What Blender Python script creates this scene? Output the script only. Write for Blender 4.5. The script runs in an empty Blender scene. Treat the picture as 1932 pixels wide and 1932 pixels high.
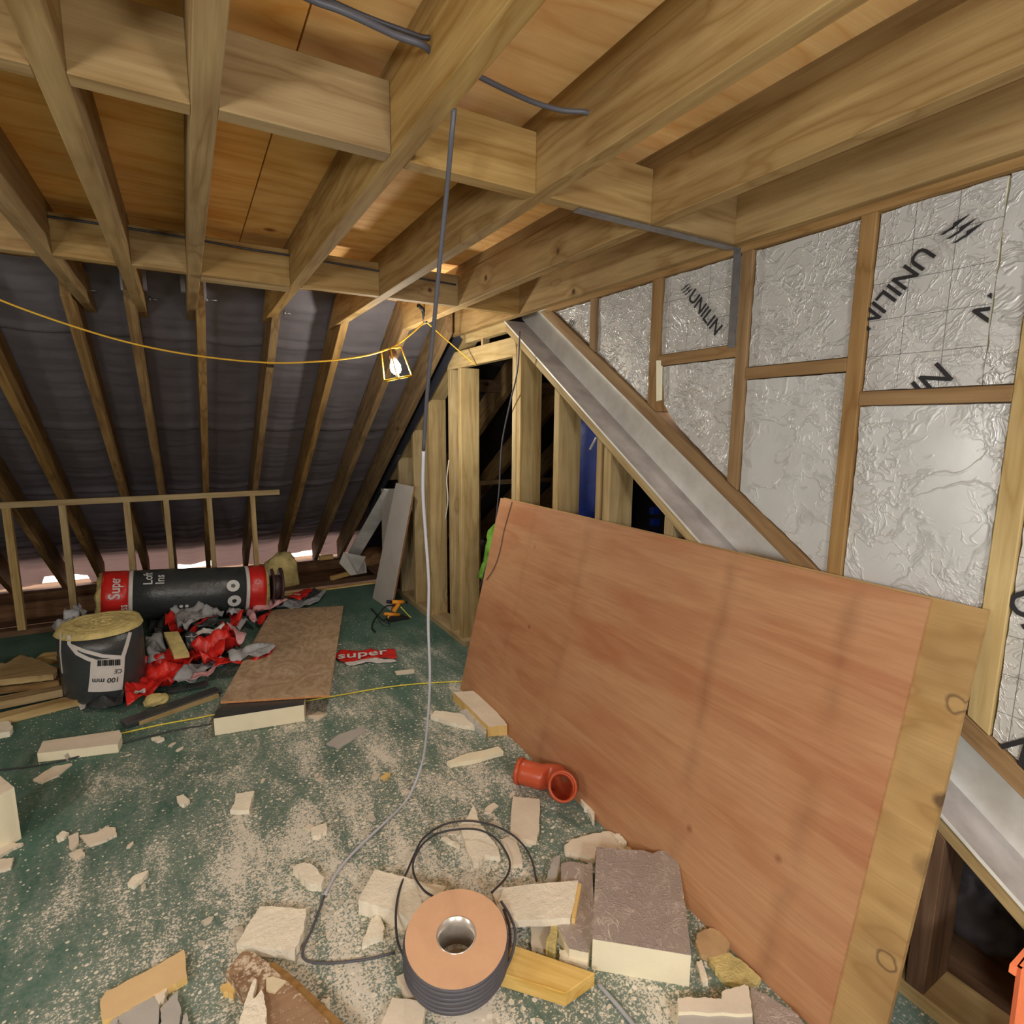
import bpy, bmesh, math, random
from mathutils import Vector, Matrix, noise
from mathutils.geometry import delaunay_2d_cdt
random.seed(7)
SC = bpy.context.scene
COL = SC.collection

# ------------------------------------------------------------------ camera, world, lights, exposure
F_PX, YAW, PITCH, ROLL, CAM_H = 1050.35, .527107, -.153073, .008138, 1.6214
ca, sa, cb, sb, cr, sr = math.cos(YAW), math.sin(YAW), math.cos(PITCH), math.sin(PITCH), math.cos(ROLL), math.sin(ROLL)
FWD = Vector((sa*cb, ca*cb, sb)); RT0 = Vector((ca, -sa, 0)); UP0 = RT0.cross(FWD)
RIGHT = cr*RT0 + sr*UP0; UPV = -sr*RT0 + cr*UP0
CAM = Vector((0, 0, CAM_H))
cd = bpy.data.cameras.new('camera'); cam = bpy.data.objects.new('camera', cd); COL.objects.link(cam)
cd.sensor_width = 36; cd.lens = 36*F_PX/1932; cd.clip_start = .02
cam.matrix_world = Matrix(((RIGHT.x, UPV.x, -FWD.x, 0), (RIGHT.y, UPV.y, -FWD.y, 0), (RIGHT.z, UPV.z, -FWD.z, CAM_H), (0, 0, 0, 1)))
SC.camera = cam
W = bpy.data.worlds.new('daylight'); SC.world = W; W.use_nodes = True
W.node_tree.nodes['Background'].inputs[0].default_value = (1, .90, .84, 1)
W.node_tree.nodes['Background'].inputs[1].default_value = 2.5
SC.view_settings.view_transform = 'Standard'; SC.view_settings.look = 'None'
SC.view_settings.gamma = 1; SC.view_settings.use_curve_mapping = False
SC.view_settings.exposure = 0.68
SC.cycles.max_bounces = 8; SC.cycles.diffuse_bounces = 5
LAMP_W = 18                                   # festoon bulb in view
UNSEEN_LAMPS = [((-.85, -.60, 1.84), 64), ((.55, -.95, 1.82), 50), ((-1.9, 1.2, 1.70), 26)]   # unseen bulbs for the light from behind; the left one added to brighten channel

# ------------------------------------------------------------------ pixel -> point on a real plane
def ray(px, py):
    return FWD + RIGHT*((px-966)/F_PX) - UPV*((py-966)/F_PX)
def PZ(px, py, z=0.): d = ray(px, py); return CAM + d*((z-CAM_H)/d.z)
def PX(px, py, x): d = ray(px, py); return CAM + d*(x/d.x)
def PY(px, py, y): d = ray(px, py); return CAM + d*(y/d.y)
def PP(px, py, p, n): d = ray(px, py); n = Vector(n); return CAM + d*(n.dot(Vector(p)-CAM)/n.dot(d))

# ------------------------------------------------------------------ object helpers
WM = {}
def meta(o, label=None, cat=None, group=None, kind=None):
    if label: o['label'] = label
    if cat: o['category'] = cat
    if group: o['group'] = group
    if kind: o['kind'] = kind
    return o
def place(o, M, parent=None):
    COL.objects.link(o); WM[o.name] = M
    if parent:
        o.parent = parent; o.matrix_basis = WM[parent.name].inverted() @ M
    else: o.matrix_basis = M
    return o
def empty(name, loc, label, cat, group=None):
    o = bpy.data.objects.new(name, None); o.empty_display_size = .05
    place(o, Matrix.Translation(Vector(loc))); return meta(o, label, cat, group)
def frame(origin, xax, zax=(0, 0, 1)):
    x = Vector(xax).normalized(); z = Vector(zax)
    if abs(x.dot(z.normalized())) > .98: z = Vector((0, 1, 0))
    y = z.cross(x).normalized(); z = x.cross(y)
    return Matrix(((x.x, y.x, z.x, origin[0]), (x.y, y.y, z.y, origin[1]), (x.z, y.z, z.z, origin[2]), (0, 0, 0, 1)))
def mk(name, vs, fs, mat, grain=(1, 0, 0), zax=(0, 0, 1), parent=None, bev=0, smooth=False, origin=None, mats=None, midx=None, **kw):
    vs = [Vector(v) for v in vs]
    if origin is None:
        c = Vector((0, 0, 0))
        for v in vs: c += v
        c /= len(vs)
    else: c = Vector(origin)
    M = frame(c, grain, zax); Mi = M.inverted()
    me = bpy.data.meshes.new(name); me.from_pydata([Mi @ v for v in vs], [], fs); me.update()
    bm = bmesh.new(); bm.from_mesh(me); bmesh.ops.recalc_face_normals(bm, faces=bm.faces)
    if bev: bmesh.ops.bevel(bm, geom=list(bm.edges), offset=bev, segments=1, affect='EDGES', profile=.5)
    bm.to_mesh(me); bm.free()
    me.materials.append(mat)
    if mats:
        for m in mats: me.materials.append(m)
        for i, f in enumerate(me.polygons): f.material_index = midx[i] if i < len(midx) else 0
    if smooth:
        for f in me.polygons: f.use_smooth = True
    o = bpy.data.objects.new(name, me); place(o, M, parent)
    return meta(o, **kw)
def box(name, x0, x1, y0, y1, z0, z1, mat, grain=None, **kw):
    vs = [(x, y, z) for x in (x0, x1) for y in (y0, y1) for z in (z0, z1)]
    fs = [(0, 1, 3, 2), (4, 6, 7, 5), (0, 4, 5, 1), (2, 3, 7, 6), (0, 2, 6, 4), (1, 5, 7, 3)]
    if grain is None:
        d = (abs(x1-x0), abs(y1-y0), abs(z1-z0)); i = d.index(max(d)); grain = [(1, 0, 0), (0, 1, 0), (0, 0, 1)][i]
    return mk(name, vs, fs, mat, grain, **kw)
def beam(name, p0, p1, w, d, mat, up=(0, 0, 1), **kw):
    p0 = Vector(p0); p1 = Vector(p1); x = (p1-p0).normalized(); z = Vector(up); y = z.cross(x).normalized(); z = x.cross(y)
    vs = [p + y*(a*w/2) + z*(b*d/2) for p in (p0, p1) for a in (-1, 1) for b in (-1, 1)]
    fs = [(0, 1, 3, 2), (4, 6, 7, 5), (0, 4, 5, 1), (2, 3, 7, 6), (0, 2, 6, 4), (1, 5, 7, 3)]
    return mk(name, vs, fs, mat, x, z, **kw)
def prism(name, pts, off, mat, **kw):
    """closed planar outline pts (world) pushed along the vector off"""
    n = len(pts); off = Vector(off); pts = [Vector(p) for p in pts]
    vs = pts + [p+off for p in pts]
    fs = [tuple(range(n)), tuple(range(2*n-1, n-1, -1))] + [(i, i+n, (i+1) % n+n, (i+1) % n) for i in range(n)]
    return mk(name, vs, fs, mat, **kw)
def yz(pts, x0, x1, name, mat, **kw): return prism(name, [(x0, y, z) for y, z in pts], (x1-x0, 0, 0), mat, **kw)
def tube(name, pts, r, mat, parent=None, cyclic=False, res=3, **kw):
    P = [Vector(p) for p in pts]; n = len(P); Q = []
    segs = n if cyclic else n-1
    for i in range(segs):
        p1 = P[i]; p2 = P[(i+1) % n]
        p0 = P[(i-1) % n] if (cyclic or i > 0) else p1*2-p2; p3 = P[(i+2) % n] if (cyclic or i+2 < n) else p2*2-p1
        m = 1 if n == 2 else (3 if cyclic else 6)
        for k in range(m):
            t = k/m; Q.append(.5*((2*p1)+(p2-p0)*t+(2*p0-5*p1+4*p2-p3)*t*t+(3*p1-p0-3*p2+p3)*t**3))
    if not cyclic: Q.append(P[-1])
    N = len(Q); S_ = 10 if res > 1 else 6; vs = []; fs = []; u = None
    for i, q in enumerate(Q):
        t = (Q[(i+1) % N]-Q[(i-1) % N]) if cyclic else (Q[min(i+1, N-1)]-Q[max(i-1, 0)])
        t.normalize()
        if u is None: u = t.orthogonal().normalized()
        u = (u-t*u.dot(t)).normalized(); w = t.cross(u)
        for k in range(S_):
            a = 2*math.pi*k/S_; vs.append(q+(u*math.cos(a)+w*math.sin(a))*r)
    for i in range(N if cyclic else N-1):
        j = (i+1) % N
        for k in range(S_): fs.append((i*S_+k, i*S_+(k+1) % S_, j*S_+(k+1) % S_, j*S_+k))
    if not cyclic: fs += [tuple(range(S_)), tuple(range(N*S_-1, (N-1)*S_-1, -1))]
    o = mk(name, vs, fs, mat, parent=parent, **kw)
    for f in o.data.polygons: f.use_smooth = len(f.vertices) == 4
    return o
def lathe(name, prof, mat, origin, axis=(0, 0, 1), seg=48, parent=None, ripple=0, closed=False, flatsh=False, **kw):
    M = frame(origin, axis); vs = []; fs = []; n = len(prof)
    for i in range(seg):
        a = 2*math.pi*i/seg
        for j, (h, r) in enumerate(prof):
            rr = r*(1+ripple*noise.noise(Vector((math.cos(a)*2, math.sin(a)*2, h*9)))) if ripple else r
            vs.append(M @ Vector((h, rr*math.cos(a), rr*math.sin(a))))
    for i in range(seg):
        k = (i+1) % seg
        for j in range(n-1 if not closed else n):
            l = (j+1) % n
            fs.append((i*n+j, i*n+l, k*n+l, k*n+j))
    if not closed: fs += [tuple(i*n for i in range(seg)), tuple(i*n+n-1 for i in reversed(range(seg)))]
    o = mk(name, vs, fs, mat, grain=axis, parent=parent, origin=origin, **kw)
    for f in o.data.polygons: f.use_smooth = len(f.vertices) == 4 and not flatsh
    return o
def jag(poly, amp, n=5, seed=0):
    rnd = random.Random(seed); out = []
    for i in range(len(poly)):
        a = Vector(poly[i]); b = Vector(poly[(i+1) % len(poly)]); out.append(a)
        nrm = Vector((-(b-a).y, (b-a).x, 0)); L = nrm.length
        if L < 1e-6: continue
        nrm /= L
        for k in range(1, n): out.append(a.lerp(b, k/n) + nrm*rnd.uniform(-amp, amp))
    return out
def sheet(name, poly, hfun, thick, mat, step=.02, **kw):
    """crumpled thin sheet over a floor outline; hfun(x,y)->z"""
    p2 = [Vector((p[0], p[1])) for p in poly]; n = len(p2); pts = list(p2)
    x0 = min(p.x for p in p2); x1 = max(p.x for p in p2); y0 = min(p.y for p in p2); y1 = max(p.y for p in p2)
    def inside(q):
        c = False; j = n-1
        for i in range(n):
            if (p2[i].y > q.y) != (p2[j].y > q.y) and q.x < (p2[j].x-p2[i].x)*(q.y-p2[i].y)/(p2[j].y-p2[i].y)+p2[i].x: c = not c
            j = i
        return c
    x = x0
    while x < x1:
        y = y0
        while y < y1:
            q = Vector((x+random.uniform(-.3, .3)*step, y+random.uniform(-.3, .3)*step))
            if inside(q): pts.append(q)
            y += step
        x += step
    v2, e2, f2 = delaunay_2d_cdt(pts, [], [list(range(n))], 1, 1e-5)[:3]
    vs = [Vector((v.x, v.y, hfun(v.x, v.y))) for v in v2]
    o = mk(name, vs, [tuple(f) for f in f2], mat, smooth=True, **kw)
    m = o.modifiers.new('thickness', 'SOLIDIFY'); m.thickness = thick; m.offset = 1
    return o
def ridge(x, y, s, seed=0):
    return abs(noise.noise(Vector((x*s, y*s, seed*3.7))))*2

# ------------------------------------------------------------------ materials
class G:
    def __init__(s, name):
        s.m = bpy.data.materials.new(name); s.m.use_nodes = True; s.t = s.m.node_tree; s.b = s.t.nodes['Principled BSDF']
    def n(s, ty, ins=None, **pr):
        k = s.t.nodes.new(ty)
        for a, v in pr.items(): setattr(k, a, v)
        for a, v in (ins or {}).items(): s.i(k, a, v)
        return k
    def i(s, k, a, v):
        sk = k.inputs[a]
        if isinstance(v, bpy.types.NodeSocket): s.t.links.new(v, sk)
        elif isinstance(v, bpy.types.Node): s.t.links.new(v.outputs[0], sk)
        else: sk.default_value = v
    def math(s, op, a, b=0., c=None):
        k = s.n('ShaderNodeMath', {0: a, 1: b}, operation=op)
        if c is not None: s.i(k, 2, c)
        return k.outputs[0]
    def mix(s, f, a, b, blend='MIX'):
        k = s.n('ShaderNodeMix', {0: f, 6: a, 7: b}, data_type='RGBA', blend_type=blend); return k.outputs[2]
    def ramp(s, f, *st):
        k = s.n('ShaderNodeValToRGB', {0: f}); e = k.color_ramp.elements
        while len(e) < len(st): e.new(.5)
        for q, (p, c) in zip(e, st): q.position = p; q.color = (c, c, c, 1) if isinstance(c, (int, float)) else (*c[:3], 1)
        return k.outputs[0]
    def noise(s, vec, scale=5., detail=4., rough=.55, dist=0.):
        return s.n('ShaderNodeTexNoise', {'Vector': vec, 'Scale': scale, 'Detail': detail, 'Roughness': rough, 'Distortion': dist}).outputs[0]
    def coord(s, scale=(1, 1, 1), rnd=True, kind='Object'):
        tc = s.n('ShaderNodeTexCoord').outputs[kind]
        if rnd:
            r = s.n('ShaderNodeObjectInfo').outputs['Random']
            tc = s.n('ShaderNodeVectorMath', {0: tc, 1: s.n('ShaderNodeCombineXYZ', {0: s.math('MULTIPLY', r, 37.), 1: s.math('MULTIPLY', r, 11.), 2: s.math('MULTIPLY', r, 23.)}).outputs[0]}, operation='ADD').outputs[0]
        s.base = tc
        return s.scl(tc, scale)
    def scl(s, v, sc): return s.n('ShaderNodeMapping', {'Vector': v, 'Scale': sc}).outputs[0]
    def set(s, **k):
        for a, v in k.items(): s.i(s.b, a.replace('_', ' '), v)
        return s
    def bump(s, h, st=.3, d=.01):
        s.i(s.b, 'Normal', s.n('ShaderNodeBump', {'Strength': st, 'Distance': d, 'Height': h}).outputs[0]); return s
def c3(r, g, b):
    f = lambda v: (v/255/12.92 if v <= 10 else ((v/255+.055)/1.055)**2.4)
    return (f(r), f(g), f(b), 1)
def wood(name, light, mid, dark, ring=9., knots=True, gl=1.2, gw=14., rough=.75, knotscale=3.2, vary=.16, kax=1):
    g = G(name); v = g.coord(); st = g.scl(g.base, (gl, gw, gw))
    kd = g.n('ShaderNodeTexVoronoi', {'Vector': g.scl(g.base, (1, .12, 1.) if kax == 1 else (1, 1., .12)), 'Scale': knotscale}).outputs['Distance']
    bend = g.ramp(kd, (0, 1.), (.3, 0.))
    n1 = g.noise(st, 1.1, 3, .5, .25)
    n1b = g.math('ADD', n1, g.math('MULTIPLY', bend, .22))
    rings = g.math('PINGPONG', g.math('MULTIPLY', n1b, ring), 1.)
    fine = g.noise(g.scl(g.base, (5, 190, 190)), 1., 3, .6)
    c = g.mix(g.ramp(rings, (.0, 0.), (.75, .55), (1, 1.)), light, mid)
    c = g.mix(g.math('MULTIPLY', g.ramp(fine, (.35, 0.), (.7, 1.)), .4), c, mid)
    blotch = g.noise(g.base, 2.4, 3, .6)
    c = g.mix(g.math('MULTIPLY', g.ramp(blotch, (.4, 0.), (.75, 1.)), .35), c, dark)
    if knots:
        c = g.mix(g.ramp(kd, (.045, 1.), (.075, .0)), c, dark)
        c = g.mix(g.math('MULTIPLY', g.ramp(kd, (.02, 1.), (.045, .0)), .8), c, (dark[0]*.35, dark[1]*.3, dark[2]*.3, 1))
    r = g.n('ShaderNodeObjectInfo').outputs['Random']
    hsv = g.n('ShaderNodeHueSaturation', {'Value': g.math('ADD', g.math('MULTIPLY', r, vary), 1-vary/2), 'Saturation': g.math('ADD', g.math('MULTIPLY', r, .16), .92), 'Color': c})
    g.set(Base_Color=hsv.outputs[0], Roughness=rough, Specular_IOR_Level=.25)
    g.bump(g.math('ADD', fine, rings), .12, .002)
    return g.m
def flat(name, col, rough=.6, metal=0., var=.0, scale=20., bump=0., bs=60., spec=.4, dark=None, trans=0.):
    g = G(name); v = g.coord()
    n = g.noise(v, scale, 5, .6)
    c = g.mix(g.ramp(n, (.35, 0.), (.68, 1.)), col, dark or tuple(x*(1-var) for x in col[:3])+(1,))
    g.set(Base_Color=c, Roughness=rough, Metallic=metal, Specular_IOR_Level=spec)
    if bump: g.bump(g.noise(v, bs, 6, .65), bump, .01)
    return g.m

M_JOIST = wood('treated_joist_timber', c3(172, 144, 96), c3(140, 109, 64), c3(88, 60, 32), 8, knotscale=4.)
M_STUD = wood('stud_timber', c3(192, 170, 124), c3(160, 134, 88), c3(106, 82, 50), 7, kax=2)
M_RAFT = wood('rafter_timber', c3(156, 126, 82), c3(116, 88, 54), c3(66, 46, 28), 9)
M_OLD = wood('old_brown_timber', c3(128, 98, 72), c3(96, 68, 48), c3(52, 34, 24), 7)
M_BATTEN = wood('cheek_stud_timber', c3(162, 130, 88), c3(130, 98, 60), c3(88, 60, 36), 6)
M_OFFCUT = wood('clean_offcut_timber', c3(226, 196, 128), c3(196, 158, 88), c3(130, 92, 44), 6, vary=.08)
M_PLY = wood('floor_plywood', c3(190, 164, 132), c3(158, 130, 98), c3(100, 78, 58), 16, kax=2, gl=2.6, gw=4.5, knotscale=2.4, vary=.05)
M_DECK = wood('ceiling_plywood', c3(252, 206, 132), c3(232, 170, 92), c3(150, 84, 42), 11, kax=2, gl=1.1, gw=5.5, knotscale=1.9, vary=.05)
M_PALEPLY = wood('pale_plywood', c3(184, 154, 108), c3(156, 124, 82), c3(108, 84, 62), 8, kax=2, gl=1.6, gw=5, knotscale=2.2, vary=.05)
def knots(m, L):
    # L: (along, across, radius, dark) in the sheet's own frame
    t = m.node_tree; b = t.nodes['Principled BSDF']; src = b.inputs['Base Color'].links[0].from_socket
    g = G.__new__(G); g.m = m; g.t = t; g.b = b; tc = g.n('ShaderNodeTexCoord').outputs['Object']
    wob = g.n('ShaderNodeVectorMath', {0: tc, 1: g.n('ShaderNodeVectorMath', {0: g.n('ShaderNodeTexNoise', {'Vector': tc, 'Scale': 30.}).outputs['Color'], 1: (.02, .02, 0)}, operation='MULTIPLY').outputs[0]}, operation='ADD').outputs[0]
    c = src
    for a, w, r, k in L:
        d = g.n('ShaderNodeVectorMath', {0: g.n('ShaderNodeMapping', {'Vector': wob, 'Location': (-a-.01, -w-.01, 0), 'Scale': (1, 1, 0)}).outputs[0]}, operation='LENGTH').outputs['Value']
        if k > 0: f = g.ramp(g.math('DIVIDE', d, r*2), (.35, k), (.75, 0.))
        else: f = g.ramp(g.math('DIVIDE', d, r*2), (.38, 0.), (.5, -k), (.66, 0.))
        c = g.mix(f, c, c3(70, 50, 40))
    g.i(b, 'Base Color', c)
knots(M_PALEPLY, [(1.203, .55, .022, .75), (1.176, .32, .020, -.7), (1.216, .05, .026, .45), (1.216, -.12, .022, .8), (1.19, -.36, .022, -.7)])
M_PLYEDGE = flat('plywood_edge', c3(214, 150, 96), .8, var=.3, scale=40)
def red_ply():
    g = G('hardwood_faced_plywood'); v = g.coord(rnd=False)
    st = g.scl(v, (1.0, 7., 7.)); n1 = g.noise(st, 1., 4, .55, .6)
    rings = g.math('PINGPONG', g.math('MULTIPLY', n1, 7.), 1.)
    fine = g.noise(g.scl(v, (5, 110, 110)), 1., 3, .6)
    low = g.noise(g.scl(v, (1, 2.2, 2.2)), 1.4, 3, .5)
    c = g.mix(g.ramp(low, (.36, 0.), (.62, 1.)), c3(180, 134, 98), c3(166, 110, 76))
    c = g.mix(g.math('MULTIPLY', g.ramp(rings, (.1, 0.), (1., 1.)), .38), c, c3(198, 158, 116))
    c = g.mix(g.math('MULTIPLY', g.ramp(fine, (.4, 0.), (.7, 1.)), .3), c, c3(146, 98, 66))
    # damp smudge lines across the sheet where battens stained it
    sx = g.n('ShaderNodeSeparateXYZ', {0: v})
    wob = g.math('MULTIPLY', g.math('SUBTRACT', g.noise(v, 2.2, 3), .5), .13)
    xx = g.math('ADD', sx.outputs[0], wob)
    for x0, w, a in ((.57, .045, .17), (-.26, .045, .12), (.97, .04, .18), (-.75, .03, .08)):
        d = g.math('ABSOLUTE', g.math('SUBTRACT', xx, x0))
        m = g.math('MULTIPLY', g.ramp(g.math('DIVIDE', d, w), (0., 1.), (1., 0.)), g.ramp(g.noise(v, 5, 3), (.38, 0.), (.6, 1.)))
        c = g.mix(g.math('MULTIPLY', m, a*1.6), c, c3(96, 58, 38))
    kd = g.n('ShaderNodeTexVoronoi', {'Vector': v, 'Scale': 3.1}).outputs['Distance']
    c = g.mix(g.math('MULTIPLY', g.ramp(kd, (.015, 1.), (.055, 0.)), .6), c, c3(126, 70, 44))
    g.set(Base_Color=c, Roughness=.55, Specular_IOR_Level=.3).bump(g.math('ADD', fine, rings), .06, .002)
    return g.m
M_RED = red_ply()
def floor_mat():
    g = G('green_chipboard_with_dust'); v = g.coord(rnd=False)
    rot = g.n('ShaderNodeMapping', {'Vector': v, 'Rotation': (0, 0, .55), 'Scale': (1, .35, 1)}).outputs[0]
    big = g.noise(v, .9, 4, .6, .4); mid = g.noise(rot, 5., 6, .68, .5); fine = g.noise(v, 55., 4, .7); fine2 = g.noise(v, 140., 3, .6)
    green = g.mix(g.ramp(g.noise(v, 3., 5, .6), (.3, 0.), (.7, 1.)), c3(62, 92, 82), c3(86, 116, 104))
    green = g.mix(g.math('MULTIPLY', g.ramp(g.noise(v, 260., 2, .5), (.45, 0.), (.7, 1.)), .35), green, c3(104, 128, 112))
    sp = g.n('ShaderNodeSeparateXYZ', {0: v})
    # dust lies thick where the boards were sawn (in the middle of the floor), thin at the far end
    dx = g.math('SUBTRACT', sp.outputs[0], .62); dy = g.math('SUBTRACT', sp.outputs[1], 1.55)
    d = g.math('SQRT', g.math('ADD', g.math('MULTIPLY', g.math('MULTIPLY', dx, dx), 1.1), g.math('MULTIPLY', g.math('MULTIPLY', dy, dy), .32)))
    dens = g.ramp(g.math('DIVIDE', d, 2.4), (0., 1.), (.45, .62), (.7, .30), (1., .0))
    mask = g.math('ADD', g.math('MULTIPLY', mid, .62), g.math('ADD', g.math('MULTIPLY', fine, .36), g.math('MULTIPLY', big, .25)))
    mask = g.math('ADD', mask, g.math('MULTIPLY', g.math('SUBTRACT', dens, .56), .30))
    film = g.ramp(mask, (.52, 0.), (.74, 1.))
    c = g.mix(g.math('MULTIPLY', film, .5), green, c3(172, 174, 164))
    thick = g.ramp(g.math('ADD', mask, g.math('MULTIPLY', g.math('SUBTRACT', fine2, .5), .55)), (.675, 0.), (.735, 1.))
    c = g.mix(g.math('MULTIPLY', thick, .85), c, c3(226, 220, 206))
    vd = g.n('ShaderNodeTexVoronoi', {'Vector': v, 'Scale': 42.}); cut = g.math('MULTIPLY', vd.outputs['Color'], .34)
    spk = g.math('LESS_THAN', vd.outputs['Distance'], g.math('MULTIPLY', cut, g.math('ADD', dens, .25)))
    c = g.mix(g.math('MULTIPLY', spk, .8), c, c3(238, 230, 214))
    g.set(Base_Color=c, Roughness=.85, Specular_IOR_Level=.15).bump(g.math('ADD', thick, fine), .35, .003)
    return g.m
M_FLOOR = floor_mat()
def foil_mat(name, crease=1., grid=False, tone=(206, 203, 198), cs=9.):
    g = G(name); v = g.coord(); ob = g.n('ShaderNodeTexCoord').outputs['Object']
    w = g.n('ShaderNodeVectorMath', {0: v, 1: g.n('ShaderNodeVectorMath', {0: g.n('ShaderNodeTexNoise', {'Vector': v, 'Scale': 6., 'Detail': 3.}).outputs['Color'], 1: (.12, .12, .12)}, operation='MULTIPLY').outputs[0]}, operation='ADD').outputs[0]
    n1 = g.noise(w, cs, 4, .55, .8); r1 = g.ramp(g.math('ABSOLUTE', g.math('SUBTRACT', n1, .5)), (0., 1.), (.035, 0.))
    n2 = g.noise(w, cs*2.7, 3, .5, 1.2); r2 = g.ramp(g.math('ABSOLUTE', g.math('SUBTRACT', n2, .5)), (0., 1.), (.05, 0.))
    zone = g.ramp(g.noise(v, 3.2, 2), (.38, 0.), (.6, 1.))
    h = g.math('ADD', g.math('MULTIPLY', r1, .7), g.math('MULTIPLY', g.math('MULTIPLY', r2, zone), .8))
    soft = g.noise(v, 14., 3, .5)
    c = g.mix(g.math('MULTIPLY', soft, .35), c3(*tone), tuple(x*.78 for x in c3(*tone)[:3])+(1,))
    lines = g.math('MAXIMUM', r1, g.math('MULTIPLY', r2, zone))
    if 'dusty' in name: c = g.mix(g.math('MULTIPLY', g.math('MULTIPLY', lines, g.ramp(g.noise(v, 9., 3), (.45, 0.), (.62, 1.))), .6), c, c3(226, 218, 208)); c = g.mix(g.ramp(g.noise(v, 60., 4, .7), (.6, 0.), (.68, .7)), c, c3(226, 220, 210))
    else: c = g.mix(g.math('MULTIPLY', lines, .28), c, c3(120, 114, 106))  # shade of the folds put into the colour as darker crease lines
    rough = .36
    if grid:
        sp = g.n('ShaderNodeSeparateXYZ', {0: ob}); ln = None
        for ax in (0, 1):
            f = g.math('ABSOLUTE', g.math('SUBTRACT', g.math('FRACT', g.math('DIVIDE', sp.outputs[ax], .098)), .5))
            l = g.math('LESS_THAN', f, .0085); ln = l if ln is None else g.math('MAXIMUM', ln, l)
        c = g.mix(g.math('MULTIPLY', ln, .75), c, c3(70, 66, 62))
    g.set(Base_Color=c, Roughness=rough, Metallic=.30, Specular_IOR_Level=.5)
    g.bump(g.math('ADD', g.math('MULTIPLY', h, crease), g.math('MULTIPLY', soft, .25)), .55, .006)
    return g.m
M_FOIL = foil_mat('crinkled_foil', 1.); M_FOILG = foil_mat('printed_foil', .55, True)
M_FOILS = foil_mat('smooth_foil', .4, False, (214, 213, 210), 6.)
M_FOILD = foil_mat('dusty_foil', .5, False, (176, 164, 158), 12.)
M_FOAM = flat('cream_foam', c3(242, 234, 214), .9, var=.12, scale=9, bump=.7, bs=45, spec=.1)
M_FOAMCUT = flat('smooth_cut_foam', c3(238, 230, 202), .9, var=.06, scale=9, bump=.15, bs=90, spec=.1)
M_FOAMY = flat('yellowed_foam', c3(226, 192, 124), .9, var=.1, scale=12, bump=.3, bs=60, spec=.1)
M_PAPER = flat('paper_facing', c3(226, 214, 194), .9, var=.14, scale=7, bump=.25, bs=30, spec=.1)
M_GREYFACE = flat('grey_facing', c3(176, 172, 166), .7, var=.12, scale=8, bump=.2, bs=30)
M_TANFLAKE = flat('tan_facing', c3(196, 164, 122), .9, var=.2, scale=10, bump=.3, bs=30)
M_GALV = flat('galvanised_steel', c3(232, 232, 226), .5, metal=.1, dark=c3(206, 204, 198), scale=7, bump=.08, bs=16)
M_GALVSHADE = flat('shaded_steel_flange', c3(190, 184, 180), .55, metal=.1, dark=c3(160, 152, 148), scale=8, bump=.08, bs=16)  # darker copy of the channel steel; shade on the flange put into colour
M_DSTEEL = flat('dark_painted_steel', c3(74, 74, 84), .4, metal=.4, var=.2, scale=5)
M_STRAP = flat('strap_steel', c3(150, 150, 152), .4, metal=.7, var=.25, scale=30)
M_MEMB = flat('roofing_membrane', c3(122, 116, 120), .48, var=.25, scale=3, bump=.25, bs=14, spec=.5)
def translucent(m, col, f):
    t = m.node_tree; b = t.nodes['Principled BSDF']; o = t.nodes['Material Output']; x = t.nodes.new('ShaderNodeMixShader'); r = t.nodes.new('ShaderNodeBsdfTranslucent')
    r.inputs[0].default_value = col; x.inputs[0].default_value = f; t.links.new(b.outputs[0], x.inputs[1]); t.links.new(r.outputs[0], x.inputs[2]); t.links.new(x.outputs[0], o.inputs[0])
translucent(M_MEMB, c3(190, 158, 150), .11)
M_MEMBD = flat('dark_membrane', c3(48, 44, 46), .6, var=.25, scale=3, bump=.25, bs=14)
M_BLUE = flat('blue_plastic', c3(8, 40, 124), .45, var=.35, scale=12, bump=.2, bs=20)
M_GREYC = flat('grey_cable_sheath', c3(84, 83, 90), .45, var=.08)
M_LITGREYC = flat('lit_grey_cable_sheath', c3(186, 188, 198), .4, var=.05)  # paler copy of the grey sheath; light on the cable put into colour
M_WHITEC = flat('white_cable_sheath', c3(214, 212, 206), .45, var=.05)
M_DKC = flat('dark_cable_sheath', c3(58, 56, 60), .45, var=.1)
M_YELC = flat('yellow_cable_sheath', c3(226, 176, 52), .5, var=.1)
M_TWINE = flat('yellow_twine', c3(232, 214, 84), .8, var=.15)
M_CARD = flat('tan_reel_board', c3(216, 172, 136), .8, var=.08, scale=14, bump=.1)
M_OCHRE = flat('ochre_board', c3(218, 188, 140), .85, var=.1, scale=6, bump=.1)
M_BRIGHT = flat('bright_inner_tube', c3(222, 216, 206), .25, metal=.6, var=.3, scale=14)
M_TERRA = flat('terracotta_pipe_plastic', c3(196, 88, 56), .32, var=.12, scale=6)
M_WOOL = flat('yellow_glass_wool', c3(226, 208, 142), 1., var=.3, scale=16, bump=1., bs=70, spec=.05)
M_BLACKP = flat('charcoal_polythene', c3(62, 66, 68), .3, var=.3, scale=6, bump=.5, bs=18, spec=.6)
M_REDP = flat('red_polythene', c3(214, 40, 34), .34, var=.2, scale=8, bump=.45, bs=22, spec=.6)
M_WHITEP = flat('white_polythene', c3(214, 210, 206), .45, var=.1, bump=.3, bs=20)
M_GREYP = flat('grey_polythene_inside', c3(170, 172, 176), .45, var=.25, scale=10, bump=.5, bs=24)
M_PINKP = flat('pink_polythene_inside', c3(212, 160, 164), .45, var=.25, scale=10, bump=.5, bs=24)
M_GREENJ = flat('lime_green_cloth', c3(120, 178, 62), .7, var=.3, scale=10, bump=.5, bs=20)
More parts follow.
